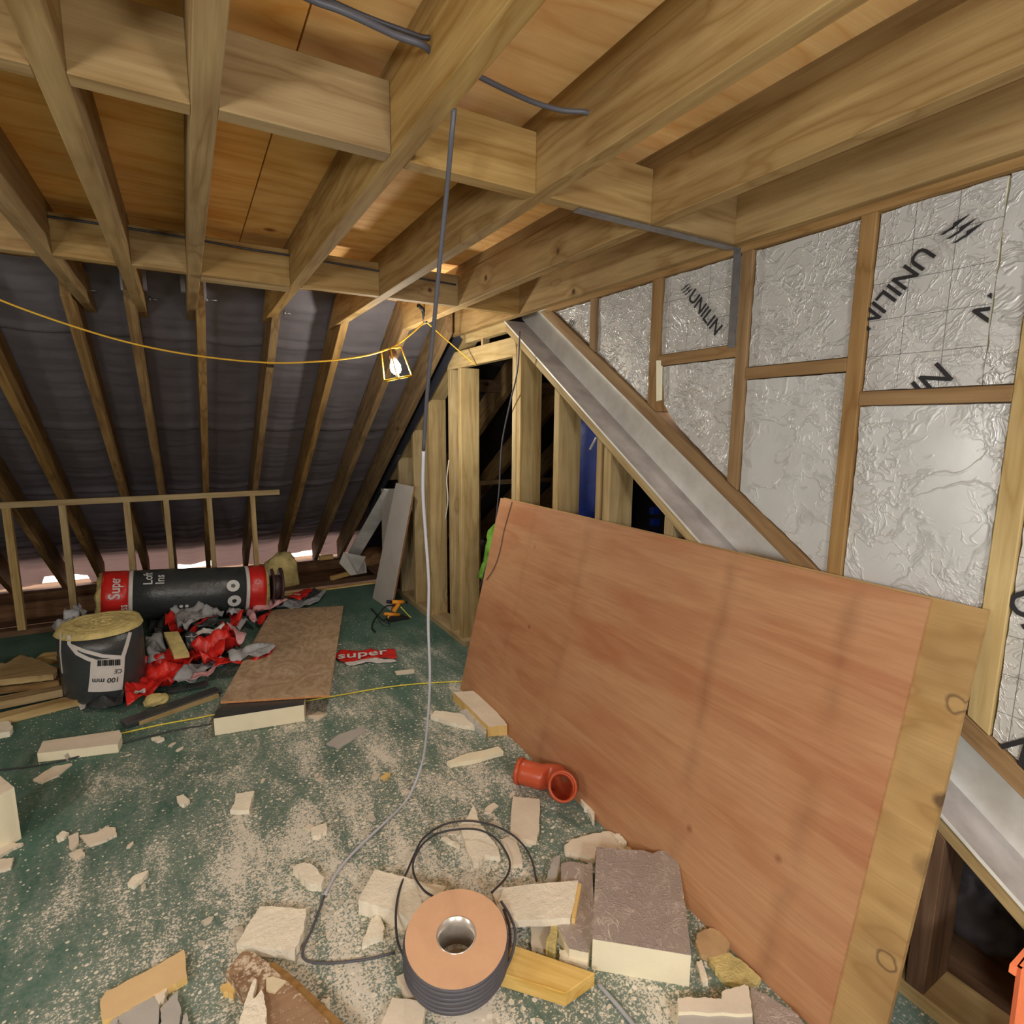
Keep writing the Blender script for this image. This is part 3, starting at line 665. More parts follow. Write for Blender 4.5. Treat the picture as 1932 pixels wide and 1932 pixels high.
d, o = dirpx((1900, 1090), (1935, 1150)); letters(T8, 'UNILIN', PX(1893, 1120, XF-.008), d, Vector(N_).cross(d), .10)
d, o = dirpx((1880, 1395), (1925, 1455)); letters(T8, 'N', PX(1882, 1400, XF-.008), d, Vector(N_).cross(d), .10)

# ------------------------------------------------------------------ the two big leaning sheets
XBOT, XTOP = 1.368, 1.650
def lean(v, x_off=0.):   # v: 0 floor .. 1 top edge
    return Vector((XBOT+(XTOP-XBOT)*v, 0, 1.184*v))
nrm_l = Vector((1.184, 0, -(XTOP-XBOT))).normalized()     # towards the wall
def leansheet(nm, ya, yb, off, th, mat, lab, v0=0., v1=1.):
    a = lean(v0)+nrm_l*off; b = lean(v1)+nrm_l*off
    t = empty(nm, a+Vector((0, (ya+yb)/2, 0)), lab, 'plywood sheet')
    prism('sheet_face', [a+Vector((0, ya, 0)), a+Vector((0, yb, 0)), b+Vector((0, yb, 0)), b+Vector((0, ya, 0))], nrm_l*th, mat, grain=(0, -1, 0), zax=nrm_l, parent=t)
    return t
rs = leansheet('plywood_sheet', 2.975, .662, 0, .009, M_RED, 'large reddish hardwood-faced plywood sheet leaning against the wall')
ps = leansheet('plywood_sheet', 2.960, .545, .011, .018, M_PALEPLY, 'pale knotty plywood sheet behind the reddish one, showing at its right end', 0.008, 1.005)

# ------------------------------------------------------------------ things behind the stud wall
dr = empty('plastic_drum', (2.60, 3.22, 0), 'tall dark blue plastic drum standing behind the uprights', 'drum')
lathe('drum_body', [(0, .20), (.05, .27), (.5, .285), (1.58, .285), (1.70, .27), (1.75, .22)], M_BLUE, (2.60, 3.22, -.01), (0, 0, 1), 40, parent=dr)
lathe('drum_band', [(.94, .29), (.96, .296), (.98, .29)], M_BLUE, (2.60, 3.22, -.01), (0, 0, 1), 40, parent=dr)
for i in range(4):
    p = PX(1236, 962+22*i, 2.1)
    box('pipe_clip', p.x-.02, p.x+.02, p.y-.012, p.y+.02, p.z-.022, p.z+.015, M_BLUE, label=['topmost', 'second', 'third', 'lowest'][i]+' small blue plastic clip in the column behind the short upright', cat='clip', group='column of blue clips')
beam('plastic_rod', PX(1113, 848, 1.80), PX(1125, 825, 1.80), .008, .008, M_WHITEC, label='short white rod in front of the blue drum', cat='rod')
def vsheet(name, poly_px, x, amp, mat, **kw):
    P = [PX(px, py, x) for px, py in poly_px]; n = len(P)
    p2 = [Vector((p.y, p.z)) for p in P]; pts = list(p2)
    def inside(q):
        c = False; j = n-1
        for i in range(n):
            if (p2[i].y > q.y) != (p2[j].y > q.y) and q.x < (p2[j].x-p2[i].x)*(q.y-p2[i].y)/(p2[j].y-p2[i].y)+p2[i].x: c = not c
            j = i
        return c
    y = min(p.x for p in p2)
    while y < max(p.x for p in p2):
        z = min(p.y for p in p2)
        while z < max(p.y for p in p2):
            q = Vector((y, z))
            if inside(q): pts.append(q)
            z += .02
        y += .02
    v2, e2, f2 = delaunay_2d_cdt(pts, [], [list(range(n))], 1, 1e-6)[:3]
    o = mk(name, [(x+amp*ridge(v.x, v.y*.6, 9, 2), v.x, v.y) for v in v2], [tuple(f) for f in f2], mat, smooth=True, **kw)
    m = o.modifiers.new('t', 'SOLIDIFY'); m.thickness = .003; return o
vsheet('hivis_jacket', [(903, 1012), (922, 990), (940, 978), (955, 985), (950, 1040), (935, 1110), (915, 1098), (899, 1090), (905, 1062), (913, 1030), (915, 1020)], 1.64, .06, M_GREENJ,
       label='crumpled lime green jacket tucked behind the leaning sheet', cat='jacket')

# ------------------------------------------------------------------ cables
def zc(px, py, y): return PY(px, py, y)
hc = [(857, 204, 1.10), (852, 260, 1.12), (842, 370, 1.2), (829, 500, 1.28), (818, 620, 1.36), (806, 740, 1.45), (799, 850, 1.55), (798, 930, 1.62), (803, 1010, 1.70), (809, 1100, 1.78), (808, 1180, 1.86),
      (811, 1280, 1.96), (806, 1370, 2.08), (796, 1440, 2.18)]
hang = [zc(*q) for q in hc]
flr = [(770, 1505), (728, 1550), (680, 1595), (640, 1640), (612, 1690), (590, 1750), (572, 1790), (578, 1812), (620, 1817), (690, 1810), (745, 1797)]
cab = empty('electric_cable', hang[0], 'grey cable hanging from the ceiling and trailing to the cable reel', 'cable')
tube('hanging_length', hang[:7], .0052, M_GREYC, parent=cab)
tube('lower_length', hang[6:]+[PZ(*q, .008) for q in flr[:5]], .0052, M_LITGREYC, parent=cab)  # one cable: darker sheath above where backlit, paler below where lit
tube('floor_length', [PZ(*q, .008) for q in flr[4:]], .0040, M_GREYC, parent=cab)
c1 = empty('electric_cable', PZ(590, 0, 2.33), 'pair of dark cables crossing the ceiling into a drilled joist', 'cable')
def atz(L, z): return [PZ(px, py, z) for px, py in L]
tube('upper_cable', atz([(560, -30), (620, 0), (700, 35), (790, 68), (812, 80)], 2.345)+[Vector((.46, 1.24, 2.345))], .0045, M_DKC, parent=c1)
tube('lower_cable', atz([(530, -30), (590, 0), (650, 22), (740, 64), (812, 98)], 2.325)+[Vector((.47, 1.22, 2.325))], .006, M_GREYC, parent=c1)
tube('electric_cable', atz([(900, 142), (915, 150), (960, 172), (1010, 194), (1060, 208), (1112, 215)], 2.335)+[Vector((.87, 1.20, 2.33))], .0055, M_GREYC,
     label='dark cable between two joists right of the hanging cable', cat='cable')
tube('electric_cable', [Vector((-.40, 2.735, 2.365)), Vector((-.14, 2.738, 2.367)), Vector((.1, 2.735, 2.362)), Vector((.30, 2.72, 2.352)), Vector((.47, 2.735, 2.355)), Vector((.9, 2.74, 2.345)), Vector((1.25, 2.74, 2.335))], .0045, M_DKC,
     label='dark cable clipped along the far row of timber blocks', cat='cable')
tube('electric_cable', [PX(981, 625, 1.60), PX(976, 700, 1.62), PX(962, 762, 1.66), PX(948, 830, 1.69), PX(944, 880, 1.70), PX(942, 920, 1.70), PX(936, 980, 1.69), PX(930, 1030, 1.66), PX(920, 1060, 1.635), PX(905, 1110, 1.62)], .0045, M_GREYC,
     label='thin pale cable hanging down in the doorway', cat='cable')
tube('electric_cable', [PP(px, py, lean(0)-nrm_l*.004, nrm_l) for px, py in ((966, 947), (958, 975), (950, 1005), (943, 1040), (933, 1070), (918, 1094))], .0022, M_BROWNP,
     label='thin brown flex looped over the left edge of the reddish sheet', cat='cable')
tube('electric_cable', [PX(847, 868, XW-.006), PX(843, 905, XW-.012), PX(845, 945, XW-.012), PX(840, 982, XW-.006)], .004, M_WHITEC, label='short cream cable curl beside the lit door post', cat='cable')
# festoon string
ys_ = 3.25
ss = [(-260, 440), (-120, 510), (0, 566), (130, 613), (250, 648), (370, 671), (500, 684), (600, 682), (680, 673), (727, 661)]
fest = empty('festoon_cable', PY(727, 661, ys_), 'thin yellow cable of the temporary lights sagging across the room', 'cable')
tube('left_span', [PY(px, py, ys_) for px, py in ss], .0045, M_YELC, parent=fest)
tube('middle_span', [PY(727, 661, ys_), PY(745, 653, ys_), PY(772, 633, ys_), PY(803, 606, ys_)], .0045, M_YELC, parent=fest)
tube('right_span', [PY(803, 606, ys_), PX(850, 648, 1.55), PX(898, 689, XW-.006)], .0040, M_YELC, parent=fest)
tube('cable_tie', [PY(789, 576, ys_-.05), PY(797, 583, ys_-.03), PY(801, 596, ys_-.02), PY(803, 608, ys_)], .012, M_BLACK, parent=fest)
def lamp(loc, power, lab, tilt=(-.22, 0, .97)):
    t = empty('festoon_lamp', loc, lab, 'lamp', 'caged bulbs of the temporary lights')
    ax = Vector(tilt).normalized(); loc = Vector(loc); M = frame(loc, -ax, (0, 1, 0)); L = .17
    u = M.col[1].xyz; w = M.col[2].xyz; dn = -ax
    def ring(h, r): return [loc+dn*h+u*(r*math.cos(k*math.pi/2+.4))+w*(r*math.sin(k*math.pi/2+.4)) for k in range(4)]
    T = ring(0, .058); B = ring(L, .082)
    for k in range(4):
        tube('cage_bar', [T[k], B[k]], .0042, M_YELC, parent=t, res=2)
        tube('cage_rim', [B[k], B[(k+1) % 4]], .006, M_YELC, parent=t, res=2)
        tube('cage_rim', [T[k], T[(k+1) % 4]], .0042, M_YELC, parent=t, res=2)
    hold = lathe('bulb_holder', [(0, .02), (.02, .026), (.06, .022)], M_BROWNP, loc, dn, 16, parent=t)
    lathe('bulb', [(.06, .014), (.075, .022), (.10, .031), (.125, .030), (.142, .018), (.148, .004)], M_BULB, loc, dn, 20, parent=hold)
    ld = bpy.data.lights.new('lamp_light', 'POINT'); ld.energy = power; ld.color = (1, .97, .90); ld.shadow_soft_size = .035
    lo = bpy.data.objects.new('lamp_light', ld); place(lo, Matrix.Translation(loc+dn*.18), t)
    return t
lamp(PY(738, 658, ys_), LAMP_W, 'lit yellow caged bulb hanging from the temporary cable')
for (p, w), wh in zip(UNSEEN_LAMPS, ('behind the viewpoint towards the left', 'behind the viewpoint towards the foil wall', 'beyond the left edge, added to brighten the steel channel')):
    t = lamp(p, w, 'unseen caged bulb placed '+wh, (0, 0, 1))
    for ch in t.children:
        if ch.type == 'LIGHT': ch.data.shadow_soft_size = .14; ch.data.color = (.94, .97, 1.)

# ------------------------------------------------------------------ insulation rolls
FOOT = []           # floor footprints already taken, for the loose flakes
def claim(px): FOOT.append([PZ(*p).xy for p in px])
# standing roll
bc = Vector((PY(196, 1250, 4.02).x, 4.02, 0)); hr = PY(197, 1178, 4.02).z
rl = empty('insulation_roll', bc, 'insulation roll standing on end in dark wrap with a round yellow top', 'insulation roll')
R1 = .212
lathe('wrap', [(0, R1*.90), (.03, R1*.97), (hr*.4, R1*1.0), (hr*.75, R1*1.0), (hr-.02, R1*1.0)], M_BLACKP, bc, (0, 0, 1), 64, parent=rl, ripple=.02)
def disc(name, c, ax, r, mat, parent, bumpy=.02, rings=16, seg=56, th=.04):
    M = frame(c, ax); vs = [M @ Vector((th*.6, 0, 0))]; fs = []
    for i in range(1, rings+1):
        rr = r*i/rings
        for k in range(seg):
            a = 2*math.pi*k/seg; e = 1+.03*noise.noise(Vector((math.cos(a)*4, math.sin(a)*4, 1)))*(i == rings)
            h = th*.6+bumpy*noise.noise(Vector((rr*20, a*2, 5)))+bumpy*.5*math.sin(rr*130+a)
            if i == rings: h = -.01
            vs.append(M @ Vector((h, rr*e*math.cos(a), rr*e*math.sin(a))))
    for k in range(seg): fs.append((0, 1+k, 1+(k+1) % seg))
    for i in range(rings-1):
        for k in range(seg):
            a = 1+i*seg+k; b = 1+i*seg+(k+1) % seg; fs.append((a, a+seg, b+seg, b))
    return mk(name, vs, fs, mat, parent=parent, smooth=True, origin=c)
disc('wool_end', bc+Vector((0, 0, hr-.005)), (0, 0, 1), R1*1.03, M_WOOL, rl, .012)
def on_cyl(c, R, px, py):
    d = ray(px, py); o = CAM - c; a = d.x**2+d.y**2; b = 2*(o.x*d.x+o.y*d.y); q = o.x**2+o.y**2-R*R
    disc_ = b*b-4*a*q
    t = (-b-math.sqrt(max(0, disc_)))/(2*a); return CAM+d*t
def band(name, L, w, mat, parent, c=bc, R=R1*1.012):
    vs = []
    for px, py in L:
        vs.append(on_cyl(c, R, px, py))
    P = []
    for i in range(len(L)-1):
        for k in range(6):
            f = k/6; P.append(on_cyl(c, R, L[i][0]+(L[i+1][0]-L[i][0])*f, L[i][1]+(L[i+1][1]-L[i][1])*f))
    P.append(vs[-1]); V = []; Fc = []
    for i, p in enumerate(P):
        t = (P[min(i+1, len(P)-1)]-P[max(i-1, 0)]).normalized(); n = Vector((p.x-c.x, p.y-c.y, 0)).normalized(); s = t.cross(n)*w/2
        for k in range(9):
            v = p+s*(1-k/4); r = Vector((v.x-c.x, v.y-c.y, 0)).normalized()*R; V.append(Vector((c.x+r.x, c.y+r.y, v.z)))
            if i and k: Fc.append((9*i-9+k-1, 9*i-9+k, 9*i+k, 9*i+k-1))
    o = mk(name, V, Fc, mat, parent=parent); m = o.modifiers.new('t', 'SOLIDIFY'); m.thickness = .0015
    return o
band('white_stripe', [(130, 1199), (130, 1215), (145, 1233), (165, 1243), (180, 1248)], .022, M_WHITEP, rl)
band('white_stripe', [(131, 1217), (160, 1229), (195, 1238), (228, 1240)], .020, M_WHITEP, rl)
band('white_stripe', [(246, 1193), (240, 1215), (232, 1240), (231, 1252)], .024, M_WHITEP, rl)
band('white_stripe', [(114, 1195), (113, 1230), (117, 1270)], .012, M_WHITEP, rl)
plab = band('paper_label', [(205, 1243), (203, 1272), (199, 1305)], .175, M_WHITEP, rl, R=R1*1.02)
for k in range(11): band('barcode_bar', [(186+4*k, 1246-.2*k), (186+4*k, 1257-.2*k)], (.006 if k % 3 else .011), M_INK, plab, R=R1*1.035)
def wrap_round(o, c, ax, R):
    ax = Vector(ax).normalized(); M = WM[o.name]; Mi = M.inverted()
    for v in o.data.vertices:
        w = M @ v.co; h = (w-c).dot(ax); r = (w-c)-ax*h; v.co = Mi @ (c+ax*h+r.normalized()*R)
    return o
def on_roll_text(txt, px, py, qx, qy, size, parent, c=bc, R=R1*1.04, mat=M_INK):
    a = on_cyl(c, R, px, py); b = on_cyl(c, R, qx, qy); d = b-a; n = Vector((a.x-c.x, a.y-c.y, 0)).normalized()
    wrap_round(letters(parent, txt, a+n*.004, d, n.cross(d), size, mat), c, (0, 0, 1), R)
on_roll_text('100 mm', 226, 1277, 184, 1281, .041, plab)
on_roll_text('CE', 231, 1262, 222, 1263, .034, plab)
claim([(110, 1190), (280, 1190), (285, 1330), (180, 1345), (115, 1310)])
# lying roll
ra = Vector((-.52, 5.08, .215)); rb = Vector((.56, 5.20, .235)); rd = (rb-ra).normalized(); RL = .195
PL_ = PY(200, 1127, 5.1); PR_ = PY(497, 1110, 5.15)
ra = Vector((PL_.x, 5.12, PL_.z)); rb = Vector((PR_.x, 5.16, PR_.z)); rd = (rb-ra).normalized(); LL = (rb-ra).length
lr = empty('insulation_roll', (ra+rb)/2-Vector((0, 0, RL)), 'long insulation roll lying on its side in dark wrap with red ends', 'insulation roll')
def seg_(name, t0, t1, mat, r=RL, k=0.):
    lathe(name, [(LL*t0, r*.985), (LL*(t0*.75+t1*.25), r), (LL*(t0*.25+t1*.75), r), (LL*t1, r*.985)], mat, ra, rd, 56, parent=lr, ripple=.04)
seg_('red_wrap_band', -.02, .135, M_REDP); seg_('white_stripe', .13, .155, M_WHITEP, RL*1.01); seg_('dark_wrap', .15, .865, M_BLACKP)
seg_('white_stripe', .86, .885, M_WHITEP, RL*1.012); seg_('red_wrap_band', .88, 1.0, M_REDP, RL*1.005)
disc('wool_end', ra-rd*(LL*.02), -rd, RL*.98, M_WOOL, lr, .02); disc('wool_end', rb, rd, RL*.95, M_WOOL, lr, .01)
def lie(t, ang, r=RL*1.012):   # ang: 0 faces the camera side (-y), + up
    u = Vector((-rd.y, rd.x, 0)).normalized()*-1; return ra+rd*(LL*t)+u*(r*math.cos(ang))+Vector((0, 0, 1))*(r*math.sin(ang)), u*math.cos(ang)+Vector((0, 0, 1))*math.sin(ang)
for txt, t, ang, sz in (('Super', .055, .12, .10), ('glass', .085, -.75, .085), ('Loft', .245, .62, .085), ('Ins', .315, .62, .085)):
    p, n = lie(t+.03, ang); d = (rd.cross(n)*-1)
    wrap_round(letters(lr, txt, p+n*.003, -d if d.z < 0 else d, n.cross(-d if d.z < 0 else d), sz, M_WINK), ra, rd, RL*1.035)
def icon(t, ang, rad):
    p, n = lie(t, ang, RL*1.015)
    q = lathe('round_symbol', [(0, rad), (.003, rad)], M_WINK, p, n, 28, parent=lr)
    lathe('symbol_mark', [(0, rad*.42), (.005, rad*.38)], M_BLACKP, p, n, 5, parent=q)
icon(.775, .42, .048); icon(.775, -.22, .050)
p, n = lie(.945, .52)
for k in range(3):
    a = [p+n*.004+(rd*math.cos(q)+n.cross(rd)*math.sin(q))*.032 for q in (math.pi/2+2.094*k, math.pi/2+2.094*(k+1))]
    tube('recycling_mark', [a[0].lerp(a[1], .12), a[0].lerp(a[1], .88)], .0028, M_WINK, parent=lr, res=1)
for k in range(6):
    p, n = lie(.40+.035*(k % 3), -.52+.20*(k//3)); lathe('small_ring_mark', [(0, .013), (.003, .013)], M_WINK, p, n, 14, parent=lr)
# banding drum at its right end, wool behind
bd = rb+rd*.06; dm = empty('banding_reel', bd-Vector((0, 0, RL)), 'brown flanged plastic reel at the right end of the lying insulation roll', 'reel')
lathe('reel_flange', [(0, .10), (0, .165), (.012, .165), (.012, .10)], M_BROWNP, bd, rd, 40, parent=dm); lathe('reel_flange', [(.07, .10), (.07, .172), (.085, .172), (.085, .10)], M_BROWNP, bd, rd, 40, parent=dm)
lathe('reel_core', [(0, .11), (.08, .11)], M_BROWNP, bd, rd, 32, parent=dm)
def lump(name, c, sc, mat, seed=0, sub=4, **kw):
    bm = bmesh.new(); bmesh.ops.create_icosphere(bm, subdivisions=sub, radius=1)
    for v in bm.verts:
        k = 1+.28*noise.noise(v.co*1.6+Vector((seed, 0, 0)))+.10*noise.noise(v.co*6+Vector((0, seed, 0)))
        q = v.co*k; q.x = math.copysign(abs(q.x)**.75, q.x); q.y = math.copysign(abs(q.y)**.75, q.y); v.co = Vector((q.x*sc[0], q.y*sc[1], q.z*sc[2]))
    me = bpy.data.meshes.new(name); bm.to_mesh(me); bm.free(); me.materials.append(mat)
    for f in me.polygons: f.use_smooth = True
    o = bpy.data.objects.new(name, me); place(o, Matrix.Translation(Vector(c))); return meta(o, **kw)
lump('glass_wool_wad', PY(530, 1082, 5.85), (.17, .10, .20), M_WOOL, 3, label='wad of yellow glass wool behind the right end of the lying roll', cat='insulation')
lump('glass_wool_wad', PZ(733, 1062, .1)+Vector((0, .3, 0)), (.22, .2, .12), M_OLD, 5, label='brown wad of old wool in the dark eaves corner', cat='insulation')
lump('glass_wool_wad', PZ(295, 1320, .035), (.062, .05, .03), M_WOOL, 9, label='small round yellow wool tuft at the tip of the red wrapping', cat='insulation')

# ------------------------------------------------------------------ torn wrapping on the floor
def wrapf(base, amp, sc, seed): return lambda x, y: base+amp*ridge(x, y, sc, seed)+amp*.35*ridge(x, y, sc*3.1, seed+5)
def wrap(px, mat, lab, base=.02, amp=.05, sc=7., seed=1, step=.018, z=None):
    zz = base+amp*.45 if z is None else z
    P = jag([PZ(a, b, zz) for a, b in px], .006, 4, seed)
    o = sheet('plastic_wrapping', P, wrapf(base, amp, sc, seed), .002, mat, step, label=lab, cat='plastic wrapping', group='torn wrapping round the insulation rolls'); claim(px); return o
wrap([(201, 1288), (249, 1255), (272, 1249), (238, 1296), (232, 1330), (160, 1332), (170, 1318)], M_BLACKP, 'dark torn wrapping at the foot of the standing roll', .01, .06, 5, 2)
wrap([(238, 1296), (272, 1249), (326, 1238), (359, 1232), (380, 1240), (408, 1243), (367, 1253), (336, 1269), (317, 1296), (284, 1309), (239, 1327)], M_REDP, 'bright red wrapping sheet right of the standing roll', .02, .09, 6, 3)
wrap([(359, 1232), (395, 1206), (419, 1191), (431, 1182), (462, 1195), (450, 1216), (427, 1226), (408, 1243), (385, 1243)], M_REDP, 'bright red wrapping fold in the middle of the torn pile', .05, .12, 7, 4)
wrap([(425, 1184), (440, 1182), (463, 1190), (464, 1202), (447, 1207), (440, 1196)], M_PINKP, 'pink inside-out fold at the right tip of the red wrapping', .12, .06, 9, 5, z=.17)
wrap([(427, 1230), (470, 1222), (512, 1217), (520, 1226), (502, 1236), (435, 1249)], M_GREYP, 'pale grey wrapping tongue lying over the plywood sheet', .085, .035, 9, 6, z=.10)
wrap([(412, 1238), (432, 1240), (440, 1251), (520, 1228), (505, 1240), (445, 1256), (405, 1262)], M_REDP, 'red wrapping edge under the pale grey tongue', .07, .03, 9, 7, z=.085)
wrap([(326, 1284), (367, 1253), (388, 1249), (417, 1236), (429, 1249), (390, 1262), (365, 1286), (336, 1288)], M_GREYP, 'grey white wrapping under the bright red sheet', .02, .05, 8, 8)
wrap([(365, 1273), (400, 1262), (417, 1240), (424, 1250), (395, 1272), (375, 1285), (358, 1286)], M_PINKP, 'pale pink wrapping strip curling below the red sheet', .06, .03, 8, 9, z=.075)
wrap([(350, 1201), (380, 1190), (408, 1185), (423, 1182), (410, 1205), (385, 1222), (363, 1232), (352, 1222)], M_BLACKP, 'dark wrapping bulge above the bright red sheet', .08, .09, 6, 10)
wrap([(350, 1203), (364, 1194), (384, 1187), (404, 1185), (417, 1175), (424, 1182), (406, 1191), (386, 1194), (366, 1200)], M_WHITEP, 'white wrapping border along the dark bulge', .17, .03, 7, 11, z=.185)
wrap([(353, 1196), (366, 1180), (384, 1163), (406, 1163), (392, 1172), (372, 1188), (362, 1197)], M_REDP, 'narrow red wrapping fold up against the lying roll', .13, .05, 8, 12, z=.155)
wrap([(370, 1192), (392, 1172), (412, 1166), (418, 1178), (398, 1186)], M_BLACKP, 'dark glossy wrapping beside the narrow red fold', .12, .06, 8, 13, z=.15)
wrap([(321, 1158), (345, 1149), (369, 1144), (400, 1150), (423, 1152), (410, 1160), (385, 1162), (353, 1190), (335, 1180)], M_GREYP, 'light grey wrapping crumpled in front of the lying roll', .12, .09, 7, 14, z=.165)
wrap([(315, 1170), (325, 1160), (337, 1182), (350, 1196), (330, 1200), (312, 1186)], M_REDP, 'dark red wrapping scrap left of the crumpled grey piece', .05, .10, 8, 15)
wrap([(433, 1162), (455, 1153), (462, 1164), (448, 1176), (436, 1174)], M_REDP, 'small red wrapping scrap under the red roll end', .09, .05, 9, 16, z=.115)
wrap([(428, 1150), (440, 1147), (460, 1152), (456, 1155), (437, 1162), (428, 1160)], M_GREYP, 'small grey wrapping fold above the small red scrap', .12, .05, 9, 17, z=.145)
wrap([(430, 1175), (450, 1176), (467, 1166), (470, 1178), (452, 1188), (435, 1184)], M_GREYP, 'dull grey wrapping scrap below the small red scrap', .03, .05, 9, 18)
wrap([(278, 1203), (290, 1200), (305, 1207), (318, 1222), (327, 1236), (300, 1244), (278, 1248), (276, 1225)], M_GREYP, 'grey translucent wrapping right beside the standing roll', .04, .09, 7, 19)
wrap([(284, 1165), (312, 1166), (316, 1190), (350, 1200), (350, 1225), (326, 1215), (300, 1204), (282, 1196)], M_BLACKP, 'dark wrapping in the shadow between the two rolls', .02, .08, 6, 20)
wrap([(464, 1160), (478, 1146), (492, 1134), (525, 1132), (545, 1140), (500, 1147), (480, 1160), (487, 1172), (472, 1168)], M_PINKP, 'pink wrapping at the far left corner of the plywood sheet', .06, .06, 7, 21)
wrap([(500, 1134), (565, 1133), (590, 1124), (617, 1115), (601, 1134), (566, 1146), (530, 1148), (508, 1142)], M_GREYP, 'grey wrapping strip behind the plywood sheet', .02, .03, 8, 22)
wrap([(538, 1130), (555, 1120), (581, 1110), (593, 1112), (580, 1123), (567, 1132)], M_REDP, 'dark red printed scrap right of the brown reel', .05, .03, 9, 23)
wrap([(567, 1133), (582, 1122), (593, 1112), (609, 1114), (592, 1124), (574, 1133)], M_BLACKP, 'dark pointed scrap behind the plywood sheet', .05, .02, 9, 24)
wrap([(484, 1172), (495, 1160), (508, 1154), (512, 1152), (500, 1170), (492, 1178)], M_REDP, 'red scrap tucked under the left edge of the plywood sheet', .03, .03, 9, 25)
rs_ = wrap([(630, 1237), (641, 1227), (685, 1229), (745, 1225), (748, 1243), (706, 1240), (668, 1247), (650, 1250), (636, 1244)], M_REDP, 'flat red printed strip right of the plywood sheet', .006, .012, 9, 26)
wrap([(650, 1251), (706, 1241), (748, 1245), (747, 1249), (700, 1250), (660, 1256)], M_WHITEP, 'white border strip below the flat red printed strip', .004, .008, 9, 27)
wrap([(150, 1149), (135, 1163), (118, 1180), (98, 1190), (118, 1195), (150, 1175), (165, 1155)], M_GREYP, 'grey plastic scrap behind the standing roll', .3, .10, 7, 28, z=.35)
wrap([(146, 1330), (170, 1322), (180, 1328), (152, 1340)], M_WHITEP, 'thin white plastic shred at the foot of the standing roll', .003, .008, 9, 29)
a = PZ(636, 1243, .022); b = PZ(686, 1238, .022)
letters(rs_, 'super', a, b-a, Vector((0, 0, 1)).cross(b-a), .15, M_WINK)
a = PZ(563, 1123, .095); b = PZ(584, 1114, .095); letters(bpy.data.objects['plastic_wrapping'], 'S', a, b-a, Vector((0, 0, 1)).cross(b-a), .09, M_WINK)
a = PZ(249, 1312, .075); b = PZ(272, 1307, .075); letters(bpy.data.objects['plastic_wrapping.001'], 'M', a, b-a, Vector((0, 0, 1)).cross(b-a), .09, M_WINK)
sheetw = prism('glass_wool_slab', [PZ(309, 1193, .20), PZ(336, 1191, .20), PZ(357, 1232, .12), PZ(328, 1236, .12)], (0, 0, -.03), M_WOOL, label='pale yellow wool slab stuck in the torn wrapping', cat='insulation')

# ------------------------------------------------------------------ plywood sheet propped on a foam block
q = [PZ(512, 1150, .03), PZ(648, 1143, .03), PZ(622, 1310, .115), PZ(416, 1323, .115)]
pw = empty('plywood_sheet', sum(q, Vector())/4-Vector((0, 0, .02)), 'weathered plywood sheet lying on the floor propped on a foam block', 'plywood sheet')
prism('top_face', q, (0, 0, -.004), M_PLY, parent=pw, grain=(q[2]-q[1]), zax=(0, 0, 1)); prism('edge_plies', [v-Vector((0, 0, .0042)) for v in q], (0, 0, -.011), M_PLYEDGE, parent=pw)
claim([(505, 1150), (650, 1140), (625, 1325), (410, 1330)])

# ------------------------------------------------------------------ foam pieces: outline of the top face at its height
def foam(px, z, lab, core=M_FOAM, top=None, z0=0., name='foam_offcut', jg=.003, grp=None, cat='foam piece', topth=.002, n=5):
    if isinstance(z, (int, float)): P = [PZ(a, b, z) for a, b in px]
    else: P = [PZ(a, b, c) for (a, b), c in zip(px, z)]
    P = jag(P, jg, n, len(px)+int(px[0][0])) if jg else P
    if top:
        c = sum(P, Vector())/len(P); t = empty(name, (c.x, c.y, z0), lab, cat, grp)
        slabz(P, z0, core, 'foam_core', t, 0); slab2(P, topth, top, 'facing', t)
    else: t = slabz(P, z0, core, name, None, 0, label=lab, cat=cat, **({'group': grp} if grp else {}))
    claim(px); return t
def slabz(P, z0, mat, name, parent, dz, **kw):
    n = len(P); vs = list(P)+[Vector((p.x, p.y, z0)) for p in P]
    fs = [tuple(range(n)), tuple(range(2*n-1, n-1, -1))]+[(i, i+n, (i+1) % n+n, (i+1) % n) for i in range(n)]
    return mk(name, vs, fs, mat, parent=parent, **kw)
def slab2(P, th, mat, name, parent):
    n = len(P); vs = [p+Vector((0, 0, th)) for p in P]+[p+Vector((0, 0, .0004)) for p in P]
    fs = [tuple(range(n)), tuple(range(2*n-1, n-1, -1))]+[(i, i+n, (i+1) % n+n, (i+1) % n) for i in range(n)]
    return mk(name, vs, fs, mat, parent=parent)
foam([(408, 1340), (440, 1322), (576, 1315), (573, 1330), (403, 1356)], .095, 'cream foam block with a black top under the near edge of the plywood sheet', M_FOAMCUT, M_BLACKP, name='foam_block', jg=0)
foam([(81, 1399), (226, 1378), (230, 1388), (222, 1404), (70, 1422)], .045, 'long cream foam block on the left floor with a small grey mark', M_FOAMCUT, M_PAPER, name='foam_block', jg=.001)
p = PZ(125, 1423, .03)
beam('tape_scrap', p, p+Vector((.008, -.004, -.03)), .022, .002, M_GREYFACE, label='small grey scrap stuck on the long left foam block', cat='tape')
foam([(-40, 1492), (-30, 1455), (0, 1464), (27, 1486), (0, 1500), (-40, 1520)], .22, 'thick cream foam block cut off by the left edge', M_FOAMCUT, M_PAPER, name='foam_block', jg=.001)
